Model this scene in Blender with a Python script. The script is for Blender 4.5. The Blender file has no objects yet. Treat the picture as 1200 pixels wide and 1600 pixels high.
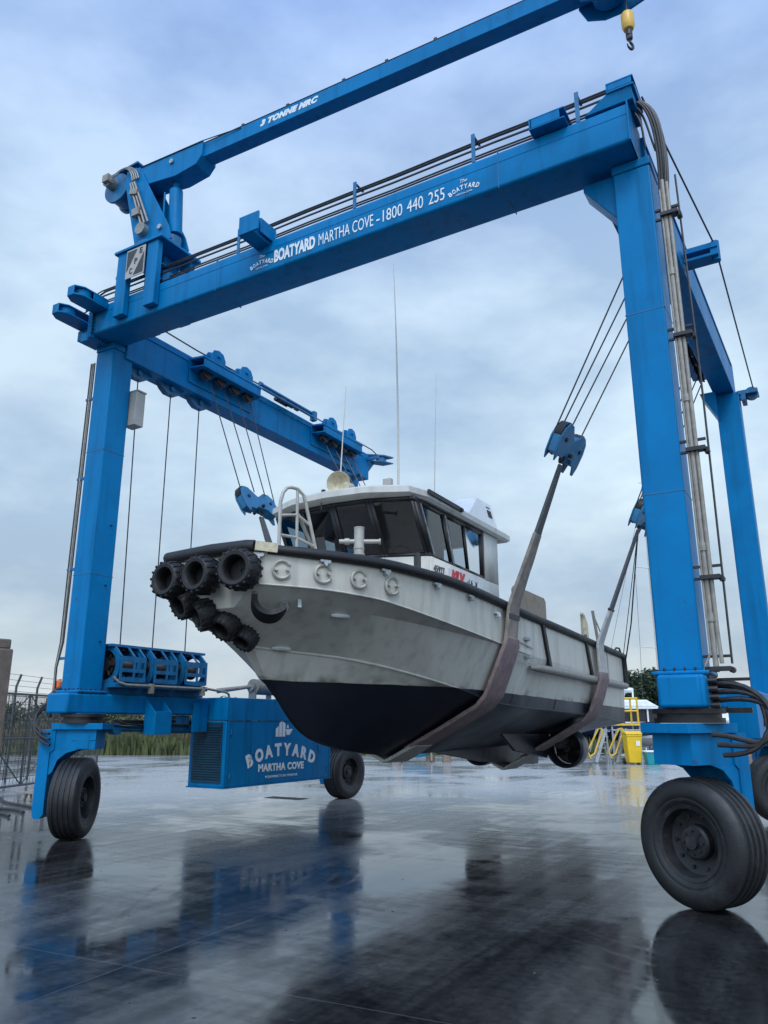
import bpy, bmesh, math, random
from mathutils import Vector, Matrix
from math import radians as R, sin, cos, pi

random.seed(7)
S = bpy.context.scene
COL = S.collection

# ------------------------------------------------------------------ camera
CAM = Vector((10.14, -8.26, 1.65))
cd = bpy.data.cameras.new("camera")
cam = bpy.data.objects.new("camera", cd)
COL.objects.link(cam)
cam.location = CAM
cam.rotation_euler = (R(90 + 15.32), 0, R(30.41))
cd.sensor_fit = 'AUTO'
cd.sensor_width = 36.0
cd.lens = 1205 / 1600 * 36.0
cd.clip_start = 0.1
cd.clip_end = 3000
S.camera = cam

# ------------------------------------------------------------------ world / sun / exposure
SUN_EL, SUN_AZ = 52, -62      # azimuth of the sun measured in the scene's own x/y (degrees from +x)
w = bpy.data.worlds.new("World")
S.world = w
w.use_nodes = True
nt = w.node_tree
nt.nodes.clear()
def wn(t, **k):
    n = nt.nodes.new(t)
    for a, b in k.items(): setattr(n, a, b)
    return n
out = wn('ShaderNodeOutputWorld')
sky = wn('ShaderNodeTexSky', sky_type='NISHITA', sun_disc=False)
sky.sun_elevation = R(SUN_EL)
sky.sun_rotation = R(90 - SUN_AZ)
sky.air_density = 1.2
sky.dust_density = 2.0
bg1 = wn('ShaderNodeBackground'); bg1.inputs[1].default_value = 0.10
nt.links.new(sky.outputs[0], bg1.inputs[0])
tc = wn('ShaderNodeTexCoord')
mp = wn('ShaderNodeMapping'); mp.inputs['Scale'].default_value = (1.0, 1.0, 2.2)
nt.links.new(tc.outputs['Generated'], mp.inputs[0])
n1 = wn('ShaderNodeTexNoise'); n1.inputs['Scale'].default_value = 2.3; n1.inputs['Detail'].default_value = 5; n1.inputs['Roughness'].default_value = .52; n1.inputs['Distortion'].default_value = .35
n2 = wn('ShaderNodeTexNoise'); n2.inputs['Scale'].default_value = 3.4; n2.inputs['Detail'].default_value = 6; n2.inputs['Roughness'].default_value = .55
nt.links.new(mp.outputs[0], n1.inputs[0]); nt.links.new(mp.outputs[0], n2.inputs[0])
cr = wn('ShaderNodeValToRGB')
e = cr.color_ramp.elements
e[0].position = .38; e[0].color = (.86, .88, .91, 1)
e[1].position = .68; e[1].color = (1.44, 1.32, 1.18, 1)
nt.links.new(n2.outputs[0], cr.inputs[0])
# thicker, whiter cloud low down, thinner and bluer overhead
sx = wn('ShaderNodeSeparateXYZ'); nt.links.new(tc.outputs['Generated'], sx.inputs[0])
lo = wn('ShaderNodeValToRGB')
lo.color_ramp.elements[0].position = 0.0; lo.color_ramp.elements[0].color = (.54, .61, .66, 1)
lo.color_ramp.elements[1].position = 1.0; lo.color_ramp.elements[1].color = (.20, .33, .66, 1)
for q_, c_ in ((.10, (.43, .54, .65)), (.30, (.46, .62, .79)), (.50, (.43, .59, .79)), (.75, (.29, .44, .77))):
    lo.color_ramp.elements.new(q_).color = (*c_, 1)
nt.links.new(sx.outputs[2], lo.inputs[0])
mxc = wn('ShaderNodeMixRGB', blend_type='MULTIPLY'); mxc.inputs[0].default_value = 1
nt.links.new(lo.outputs[0], mxc.inputs[1]); nt.links.new(cr.outputs[0], mxc.inputs[2])
bg2 = wn('ShaderNodeBackground')
sv = Vector((cos(R(SUN_EL)) * cos(R(SUN_AZ)), cos(R(SUN_EL)) * sin(R(SUN_AZ)), sin(R(SUN_EL))))
dt = wn('ShaderNodeVectorMath', operation='DOT_PRODUCT'); dt.inputs[1].default_value = sv
nt.links.new(tc.outputs['Generated'], dt.inputs[0])
gr_ = wn('ShaderNodeMapRange', interpolation_type='SMOOTHSTEP'); gr_.inputs[1].default_value = .05; gr_.inputs[2].default_value = 1.0; gr_.inputs[3].default_value = 1.0; gr_.inputs[4].default_value = 2.3  # added brighter sky round the sun, out of view, to light front faces
nt.links.new(dt.outputs['Value'], gr_.inputs[0]); nt.links.new(gr_.outputs[0], bg2.inputs[1])
nt.links.new(mxc.outputs[0], bg2.inputs[0])
fr = wn('ShaderNodeValToRGB')
fr.color_ramp.elements[0].position = .36; fr.color_ramp.elements[0].color = (.86, .86, .86, 1)
fr.color_ramp.elements[1].position = .58; fr.color_ramp.elements[1].color = (1, 1, 1, 1)
nt.links.new(n1.outputs[0], fr.inputs[0])
mx = wn('ShaderNodeMixShader')
nt.links.new(fr.outputs[0], mx.inputs[0]); nt.links.new(bg1.outputs[0], mx.inputs[1]); nt.links.new(bg2.outputs[0], mx.inputs[2])
nt.links.new(mx.outputs[0], out.inputs[0])

sd = bpy.data.lights.new("sun", 'SUN')
sd.energy = 1.4
sd.angle = R(24)
sd.color = (1, .97, .92)
sun = bpy.data.objects.new("sun", sd)
COL.objects.link(sun)
d = Vector((cos(R(SUN_EL)) * cos(R(SUN_AZ)), cos(R(SUN_EL)) * sin(R(SUN_AZ)), sin(R(SUN_EL))))
sun.rotation_euler = d.to_track_quat('Z', 'Y').to_euler()
S.view_settings.view_transform = 'Standard'
S.view_settings.look = 'None'
S.view_settings.exposure = 0.18
S.view_settings.gamma = 1.0

# ------------------------------------------------------------------ materials
def mat(name, col, rough=.5, metal=0, var=.15, vscale=3, bump=0, bscale=40, spec=.5, coat=0, streak=0, stain=None, sscale=1.2, samt=.5, rvar=.1):
    m = bpy.data.materials.new(name); m.use_nodes = True
    t = m.node_tree; b = t.nodes['Principled BSDF']
    N = lambda ty: t.nodes.new(ty); L = t.links.new
    tcn = N('ShaderNodeTexCoord')
    no = N('ShaderNodeTexNoise'); no.inputs['Scale'].default_value = vscale; no.inputs['Detail'].default_value = 6; no.inputs['Roughness'].default_value = .6
    L(tcn.outputs['Object'], no.inputs[0])
    rp = N('ShaderNodeMapRange'); rp.inputs[1].default_value = .3; rp.inputs[2].default_value = .7
    rp.inputs[3].default_value = 1 - var; rp.inputs[4].default_value = 1 + var
    L(no.outputs[0], rp.inputs[0])
    base = N('ShaderNodeMixRGB'); base.blend_type = 'MULTIPLY'; base.inputs[0].default_value = 1
    base.inputs[1].default_value = (*col, 1)
    L(rp.outputs[0], base.inputs[2])
    cur = base.outputs[0]
    if streak:
        mpn = N('ShaderNodeMapping'); mpn.inputs['Scale'].default_value = (5, 5, .32)
        L(tcn.outputs['Object'], mpn.inputs[0])
        n3 = N('ShaderNodeTexNoise'); n3.inputs['Scale'].default_value = 1.4; n3.inputs['Detail'].default_value = 5
        L(mpn.outputs[0], n3.inputs[0])
        r3 = N('ShaderNodeMapRange'); r3.inputs[1].default_value = .5; r3.inputs[2].default_value = .75; r3.inputs[3].default_value = 1; r3.inputs[4].default_value = 1 - streak
        L(n3.outputs[0], r3.inputs[0])
        mm = N('ShaderNodeMixRGB'); mm.blend_type = 'MULTIPLY'; mm.inputs[0].default_value = 1
        L(cur, mm.inputs[1]); L(r3.outputs[0], mm.inputs[2]); cur = mm.outputs[0]
    if stain:
        n4 = N('ShaderNodeTexNoise'); n4.inputs['Scale'].default_value = sscale; n4.inputs['Detail'].default_value = 9; n4.inputs['Roughness'].default_value = .68
        L(tcn.outputs['Object'], n4.inputs[0])
        r4 = N('ShaderNodeMapRange'); r4.inputs[1].default_value = .52; r4.inputs[2].default_value = .72; r4.inputs[3].default_value = 0; r4.inputs[4].default_value = samt
        L(n4.outputs[0], r4.inputs[0])
        mm = N('ShaderNodeMixRGB'); mm.inputs[2].default_value = (*stain, 1)
        L(r4.outputs[0], mm.inputs[0]); L(cur, mm.inputs[1]); cur = mm.outputs[0]
    L(cur, b.inputs['Base Color'])
    rr = N('ShaderNodeMapRange'); rr.inputs[1].default_value = .3; rr.inputs[2].default_value = .7
    rr.inputs[3].default_value = max(.02, rough - rvar); rr.inputs[4].default_value = min(1, rough + rvar)
    L(no.outputs[0], rr.inputs[0]); L(rr.outputs[0], b.inputs['Roughness'])
    b.inputs['Metallic'].default_value = metal
    b.inputs['Specular IOR Level'].default_value = spec
    b.inputs['Coat Weight'].default_value = coat
    if bump:
        nb = N('ShaderNodeTexNoise'); nb.inputs['Scale'].default_value = bscale; nb.inputs['Detail'].default_value = 4
        L(tcn.outputs['Object'], nb.inputs[0])
        bp = N('ShaderNodeBump'); bp.inputs['Strength'].default_value = bump; bp.inputs['Distance'].default_value = .02
        L(nb.outputs[0], bp.inputs['Height']); L(bp.outputs[0], b.inputs['Normal'])
    return m

BLUE = mat("blue paint", (.000, .166, .400), .42, var=.10, vscale=1.7, spec=.12, streak=.30, stain=(.012, .105, .25), sscale=2.6, samt=.45, bump=.03, bscale=9)
BLUE2 = mat("faded blue paint", (.030, .18, .35), .5, var=.15, vscale=4, spec=.3, streak=.3, stain=(.05, .1, .18), samt=.5)
BLUED = mat("blue machinery paint", (.004, .125, .29), .45, var=.2, vscale=5, stain=(.02, .03, .05), sscale=6, samt=.8)
WHITEP = mat("white lettering", (.72, .76, .78), .5, var=.12, vscale=14)
def chips(m, sc=5.5, col=(.045, .035, .03)):
    t = m.node_tree; N = t.nodes.new; L = t.links.new; b = t.nodes['Principled BSDF']; src = b.inputs['Base Color'].links[0].from_socket
    tcn = N('ShaderNodeTexCoord'); n = N('ShaderNodeTexNoise'); n.inputs['Scale'].default_value = sc; n.inputs['Detail'].default_value = 10; n.inputs['Roughness'].default_value = .72; L(tcn.outputs['Object'], n.inputs[0])
    r = N('ShaderNodeMapRange'); r.inputs[1].default_value = .640; r.inputs[2].default_value = .675; r.inputs[4].default_value = .6; L(n.outputs[0], r.inputs[0])
    mm = N('ShaderNodeMixRGB'); mm.inputs[2].default_value = (*col, 1); L(r.outputs[0], mm.inputs[0]); L(src, mm.inputs[1]); L(mm.outputs[0], b.inputs['Base Color'])
chips(BLUE); chips(BLUED, 8); chips(BLUE2, 8)
RUB = mat("black rubber", (.009, .009, .010), .55, var=.35, vscale=7, bump=.25, bscale=60, stain=(.035, .033, .03), sscale=4, samt=.35)
TYRE = mat("worn tyre rubber", (.013, .0135, .015), .5, var=.3, vscale=5, bump=.15, bscale=45, stain=(.05, .05, .052), sscale=3.2, samt=.6)
GRILLE = mat("dark blue grille", (.004, .045, .085), .6, var=.3, vscale=9)
NAVY = mat("navy gelcoat", (.012, .022, .06), .3, var=.15)
RIM = mat("dark rim paint", (.014, .015, .018), .5, var=.35, vscale=9, stain=(.07, .055, .045), sscale=8, samt=.6)
ROPE = mat("greased wire rope", (.05, .052, .055), .45, metal=.4, var=.4, vscale=50)
STEEL = mat("galvanised steel", (.36, .38, .39), .45, metal=.6, var=.25, vscale=9, stain=(.15, .12, .09), sscale=6, samt=.5)
PIPE = mat("dull steel pipe", (.27, .255, .225), .5, metal=.2, var=.25, vscale=12, stain=(.16, .11, .07), sscale=7, samt=.5)
ALU = mat("weathered pale aluminium", (.40, .385, .34), .5, metal=.15, var=.15, vscale=9, stain=(.25, .21, .15), sscale=8, samt=.5)
BLACK = mat("black metal", (.012, .012, .014), .45, var=.3, vscale=12)
DECKW = mat("off white cabin paint", (.58, .575, .53), .42, var=.10, vscale=4, streak=.22, stain=(.36, .31, .22), sscale=4, samt=.4)
WHITE = mat("white gelcoat", (.72, .74, .74), .35, var=.08, vscale=2, streak=.12)
RED = mat("red decal", (.62, .03, .04), .45, var=.1)
CHAR = mat("charcoal decal", (.03, .03, .035), .5, var=.2)
DARKIN = mat("dark cabin lining", (.035, .036, .04), .7, var=.3)
BRASS = mat("cream enamel", (.52, .46, .32), .4, var=.2, vscale=14, stain=(.22, .15, .07), sscale=16, samt=.6)
YELLOW = mat("yellow paint", (.70, .44, .03), .45, var=.12, vscale=6, streak=.2)
YELBIN = mat("yellow bin plastic", (.74, .47, .01), .4, var=.08, vscale=4)
TEAL = mat("teal plastic", (.01, .27, .30), .4, var=.12)
CYAN = mat("pale blue gelcoat", (.05, .38, .62), .35, var=.12)
ORANGE = mat("orange lens", (.80, .13, .02), .3, var=.15)
HOOKY = mat("hook yellow", (.72, .43, .06), .4, var=.15, vscale=10)
RUST = mat("rusty brown board", (.27, .22, .17), .75, var=.3, vscale=5, stain=(.16, .09, .05), sscale=5, samt=.7)
WOOD = mat("weathered timber", (.21, .16, .12), .8, var=.35, vscale=6)
CONC = mat("brown weathered timber pile", (.135, .105, .085), .85, var=.25, vscale=4, bump=.3, bscale=25)
BRIGHT = mat("bright anode metal", (.66, .68, .69), .35, metal=.4, var=.15)
BEIGE = mat("grey box paint", (.37, .36, .335), .5, var=.1)
STRAP_D = mat("dark grey webbing", (.105, .105, .11), .85, var=.3, vscale=30, bump=.4, bscale=120)
STRAP_B = mat("grey brown webbing", (.27, .235, .205), .85, var=.28, vscale=8, bump=.4, bscale=120, stain=(.11, .09, .08), sscale=5, samt=.6)
STRAP_R = mat("burgundy webbing sleeve", (.23, .165, .165), .8, var=.3, vscale=9, bump=.4, bscale=110, stain=(.30, .25, .235), sscale=4, samt=.7)
STRAP_P = mat("pale plastic sleeve", (.42, .41, .39), .6, var=.2, vscale=8, bump=.2, bscale=60, stain=(.24, .21, .18), sscale=6, samt=.6)
BARK = mat("bark", (.09, .065, .045), .9, var=.3, vscale=9)
LEAF = mat("dark evergreen foliage", (.030, .052, .024), .7, var=.5, vscale=1.2)
LEAF2 = mat("olive scrub foliage", (.075, .088, .038), .75, var=.45, vscale=.9)
REED = mat("dry reed", (.135, .115, .062), .9, var=.45, vscale=1.3, stain=(.06, .07, .03), sscale=.5, samt=.8)
GRASS = mat("long wet grass", (.075, .090, .032), .85, var=.4, vscale=.8, stain=(.13, .115, .05), sscale=.4, samt=.7)
FENCE = mat("dark weathered galvanised mesh", (.09, .093, .095), .55, metal=.4, var=.3, vscale=8)
HOSE = mat("black rubber hose", (.022, .021, .021), .45, var=.35, vscale=18, stain=(.07, .066, .06), sscale=9, samt=.45)

def glass_mat():
    m = bpy.data.materials.new("cabin glass"); m.use_nodes = True
    t = m.node_tree; t.nodes.clear(); N = t.nodes.new; L = t.links.new
    o = N('ShaderNodeOutputMaterial'); mixs = N('ShaderNodeMixShader'); f = N('ShaderNodeFresnel'); f.inputs[0].default_value = 1.5
    ad = N('ShaderNodeMath'); ad.operation = 'MULTIPLY_ADD'; ad.inputs[1].default_value = 1.25; ad.inputs[2].default_value = .03
    tr = N('ShaderNodeBsdfTransparent'); tr.inputs[0].default_value = (.50, .55, .58, 1)
    gl = N('ShaderNodeBsdfGlossy'); gl.inputs['Roughness'].default_value = .03
    no = N('ShaderNodeTexNoise'); no.inputs['Scale'].default_value = 3
    r = N('ShaderNodeMapRange'); r.inputs[3].default_value = .01; r.inputs[4].default_value = .09
    L(no.outputs[0], r.inputs[0]); L(r.outputs[0], gl.inputs['Roughness'])
    L(f.outputs[0], ad.inputs[0]); L(ad.outputs[0], mixs.inputs[0]); L(tr.outputs[0], mixs.inputs[1]); L(gl.outputs[0], mixs.inputs[2]); L(mixs.outputs[0], o.inputs[0])
    return m
GLASS = glass_mat()

def hull_mat():
    m = mat("grey painted hull aluminium", (.55, .535, .475), .40, spec=.4, var=.07, vscale=.9, streak=.26, stain=(.36, .355, .33), sscale=4.5, samt=.32, bump=.05, bscale=5)
    t = m.node_tree; N = t.nodes.new; L = t.links.new
    b = t.nodes['Principled BSDF']
    src = b.inputs['Base Color'].links[0].from_socket
    tcn = N('ShaderNodeTexCoord'); sp = N('ShaderNodeSeparateXYZ'); L(tcn.outputs['Object'], sp.inputs[0])
    # antifouling paint: everything below a sloping waterline
    mu = N('ShaderNodeMath'); mu.operation = 'MULTIPLY_ADD'; mu.inputs[1].default_value = .019; L(sp.outputs[1], mu.inputs[0]); L(sp.outputs[2], mu.inputs[2])
    wob = N('ShaderNodeTexNoise'); wob.inputs['Scale'].default_value = 3.0; L(tcn.outputs['Object'], wob.inputs[0])
    ma = N('ShaderNodeMath'); ma.operation = 'MULTIPLY_ADD'; ma.inputs[1].default_value = .02; L(wob.outputs[0], ma.inputs[0]); L(mu.outputs[0], ma.inputs[2])
    st = N('ShaderNodeMapRange'); st.inputs[1].default_value = 2.128; st.inputs[2].default_value = 2.136
    L(ma.outputs[0], st.inputs[0])
    n = N('ShaderNodeTexNoise'); n.inputs['Scale'].default_value = 2; n.inputs['Detail'].default_value = 6; L(tcn.outputs['Object'], n.inputs[0])
    af = N('ShaderNodeMixRGB'); af.inputs[1].default_value = (.005, .007, .015, 1); af.inputs[2].default_value = (.020, .024, .036, 1); L(n.outputs[0], af.inputs[0])
    mx = N('ShaderNodeMixRGB'); L(st.outputs[0], mx.inputs[0]); L(af.outputs[0], mx.inputs[1]); L(src, mx.inputs[2])
    sc = N('ShaderNodeMapRange'); sc.inputs[1].default_value = 2.133; sc.inputs[2].default_value = 2.24; sc.inputs[3].default_value = 1; sc.inputs[4].default_value = 0
    L(ma.outputs[0], sc.inputs[0])
    n9 = N('ShaderNodeTexNoise'); n9.inputs['Scale'].default_value = 3.2; n9.inputs['Detail'].default_value = 8; L(tcn.outputs['Object'], n9.inputs[0])
    r9 = N('ShaderNodeMapRange'); r9.inputs[1].default_value = .46; r9.inputs[2].default_value = .66; L(n9.outputs[0], r9.inputs[0])
    s9 = N('ShaderNodeMath'); s9.operation = 'MULTIPLY'; L(sc.outputs[0], s9.inputs[0]); L(r9.outputs[0], s9.inputs[1])
    a9 = N('ShaderNodeMath'); a9.operation = 'MULTIPLY'; L(s9.outputs[0], a9.inputs[0]); L(st.outputs[0], a9.inputs[1])
    m9 = N('ShaderNodeMixRGB'); m9.inputs[2].default_value = (.16, .125, .075, 1); L(a9.outputs[0], m9.inputs[0]); L(mx.outputs[0], m9.inputs[1])
    L(m9.outputs[0], b.inputs['Base Color'])
    db = N('ShaderNodeTexNoise'); db.inputs['Scale'].default_value = 1.5; db.inputs['Detail'].default_value = 2; L(tcn.outputs['Object'], db.inputs[0])
    bq = N('ShaderNodeBump'); bq.inputs['Strength'].default_value = .25; bq.inputs['Distance'].default_value = .05; L(db.outputs[0], bq.inputs['Height'])
    old = b.inputs['Normal'].links[0].from_node; L(old.outputs[0], b.inputs['Normal']); L(bq.outputs[0], old.inputs['Normal'])
    return m
HULL = hull_mat()

def ground_mat():
    m = bpy.data.materials.new("wet concrete"); m.use_nodes = True
    t = m.node_tree; N = t.nodes.new; L = t.links.new; b = t.nodes['Principled BSDF']
    tcn = N('ShaderNodeTexCoord')
    def noise(sc, det=6, ro=.6, dist=0, map_=None):
        n = N('ShaderNodeTexNoise'); n.inputs['Scale'].default_value = sc; n.inputs['Detail'].default_value = det; n.inputs['Roughness'].default_value = ro; n.inputs['Distortion'].default_value = dist
        if map_:
            mpn = N('ShaderNodeMapping'); mpn.inputs['Scale'].default_value = map_[0]; mpn.inputs['Rotation'].default_value = map_[1]
            L(tcn.outputs['Object'], mpn.inputs[0]); L(mpn.outputs[0], n.inputs[0])
        else: L(tcn.outputs['Object'], n.inputs[0])
        return n.outputs[0]
    def rng(s, a, b_, c, d_):
        r = N('ShaderNodeMapRange'); r.inputs[1].default_value = a; r.inputs[2].default_value = b_; r.inputs[3].default_value = c; r.inputs[4].default_value = d_
        L(s, r.inputs[0]); return r.outputs[0]
    def math_(op, a, b_):
        q = N('ShaderNodeMath'); q.operation = op
        for i, v in enumerate((a, b_)):
            if isinstance(v, (int, float)): q.inputs[i].default_value = v
            else: L(v, q.inputs[i])
        return q.outputs[0]
    big = noise(.30, 9, .62, .5)
    fine = noise(14, 8, .65)
    mid = noise(2.2, 7, .62, .3)
    streak = noise(.9, 6, .6, .2, ((.35, 7, 1), (0, 0, R(24))))
    streak2 = noise(.7, 5, .6, .2, ((6, .4, 1), (0, 0, R(-18))))
    mpr = N('ShaderNodeMapping'); mpr.inputs['Location'].default_value = (-9.6, -1.2, 0); L(tcn.outputs['Object'], mpr.inputs[0])
    wv = N('ShaderNodeTexWave'); wv.wave_type = 'RINGS'; wv.rings_direction = 'Z'; wv.inputs['Scale'].default_value = 1.1; wv.inputs['Distortion'].default_value = 3.5; wv.inputs['Detail'].default_value = 3; wv.inputs['Detail Scale'].default_value = .6
    L(mpr.outputs[0], wv.inputs[0])
    skid = math_('MULTIPLY', rng(wv.outputs['Fac'], .80, .97, 0, 1), rng(noise(.33, 4, .6), .56, .66, 0, 1))
    pud = rng(math_('ADD', big, math_('MULTIPLY', mid, .22)), .555, .665, 0, 1)     # 1 = standing water
    film = rng(math_('ADD', math_('MULTIPLY', streak, .6), math_('MULTIPLY', streak2, .5)), .42, .66, 0, 1)
    # colour
    c = N('ShaderNodeMixRGB'); c.inputs[1].default_value = (.014, .0145, .0155, 1); c.inputs[2].default_value = (.058, .059, .060, 1)
    L(rng(math_('ADD', math_('MULTIPLY', mid, .5), math_('MULTIPLY', fine, .5)), .38, .64, 0, 1), c.inputs[0])
    c2 = N('ShaderNodeMixRGB'); c2.blend_type = 'MULTIPLY'; c2.inputs[0].default_value = 1; L(c.outputs[0], c2.inputs[1]); L(rng(pud, 0, 1, 1, .55), c2.inputs[2])
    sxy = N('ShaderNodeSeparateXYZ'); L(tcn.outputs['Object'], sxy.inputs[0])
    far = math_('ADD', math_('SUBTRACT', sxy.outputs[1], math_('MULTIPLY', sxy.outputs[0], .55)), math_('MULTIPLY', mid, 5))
    tyre_ = noise(1.0, 3, .5, .1, ((5.5, .06, 1), (0, 0, R(33))))
    c8 = N('ShaderNodeMixRGB'); c8.blend_type = 'MULTIPLY'; c8.inputs[0].default_value = 1; L(rng(tyre_, .40, .62, .72, 1.5), c8.inputs[2]); L(c2.outputs[0], c8.inputs[1]); c2 = c8
    c7 = N('ShaderNodeMixRGB'); c7.inputs[2].default_value = (.30, .305, .31, 1); L(rng(far, 3.5, 11, 0, .9), c7.inputs[0]); L(c2.outputs[0], c7.inputs[1]); c2 = c7  # paler towards far left: bright sky reflection put into the base colour
    # joints between the concrete bays
    mpn = N('ShaderNodeMapping'); mpn.inputs['Rotation'].default_value = (0, 0, R(-4)); L(tcn.outputs['Object'], mpn.inputs[0])
    br = N('ShaderNodeTexBrick'); br.offset = 0; br.inputs['Scale'].default_value = 1; br.inputs['Brick Width'].default_value = 5.2; br.inputs['Row Height'].default_value = 4.3; br.inputs['Mortar Size'].default_value = .007; br.inputs['Mortar Smooth'].default_value = .3
    L(mpn.outputs[0], br.inputs[0])
    c3 = N('ShaderNodeMixRGB'); c3.inputs[2].default_value = (.15, .15, .15, 1); L(math_('MULTIPLY', br.outputs['Fac'], .32), c3.inputs[0]); L(c2.outputs[0], c3.inputs[1])
    c5 = N('ShaderNodeMixRGB'); c5.inputs[2].default_value = (.018, .018, .02, 1); L(math_('MULTIPLY', skid, .3), c5.inputs[0]); L(c3.outputs[0], c5.inputs[1]); c3 = c5
    vd = N('ShaderNodeTexVoronoi'); vd.inputs['Scale'].default_value = 3.7; L(tcn.outputs['Object'], vd.inputs[0])
    c6 = N('ShaderNodeMixRGB'); c6.inputs[2].default_value = (.012, .012, .012, 1); dk = rng(vd.outputs['Distance'], .03, .07, 1, 0); L(dk, c6.inputs[0]); L(c3.outputs[0], c6.inputs[1]); c3 = c6
    # small pale specks and grit
    vo = N('ShaderNodeTexVoronoi'); vo.inputs['Scale'].default_value = 2.2; L(tcn.outputs['Object'], vo.inputs[0])
    sp = rng(vo.outputs['Distance'], .012, .026, 1, 0)
    c4 = N('ShaderNodeMixRGB'); c4.inputs[2].default_value = (.32, .31, .29, 1); L(sp, c4.inputs[0]); L(c3.outputs[0], c4.inputs[1])
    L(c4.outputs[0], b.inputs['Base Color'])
    ro = math_('ADD', math_('ADD', rng(pud, 0, 1, .20, .035), rng(film, 0, 1, .09, 0)), math_('MULTIPLY', rng(mid, .35, .7, 0, 1), .05))
    ro = math_('ADD', ro, math_('ADD', math_('MULTIPLY', skid, .07), math_('MULTIPLY', dk, .4)))
    L(ro, b.inputs['Roughness'])
    b.inputs['IOR'].default_value = 1.50
    L(rng(pud, 0, 1, .40, .52), b.inputs['Specular IOR Level'])
    grit = noise(85, 3, .7)
    hgt = math_('ADD', math_('ADD', math_('MULTIPLY', mid, .22), math_('MULTIPLY', fine, .05)), math_('MULTIPLY', grit, .012))
    hgt = math_('ADD', hgt, math_('MULTIPLY', streak, .12))
    hgt = math_('ADD', hgt, math_('MULTIPLY', skid, .015))
    hgt = math_('SUBTRACT', hgt, math_('MULTIPLY', br.outputs['Fac'], .05))
    bp = N('ShaderNodeBump'); bp.inputs['Distance'].default_value = .012
    L(rng(pud, 0, 1, .55, .08), bp.inputs['Strength']); L(hgt, bp.inputs['Height']); L(bp.outputs[0], b.inputs['Normal'])
    return m
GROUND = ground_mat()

# ------------------------------------------------------------------ mesh helpers
def V(*a): return Vector(a)

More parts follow.
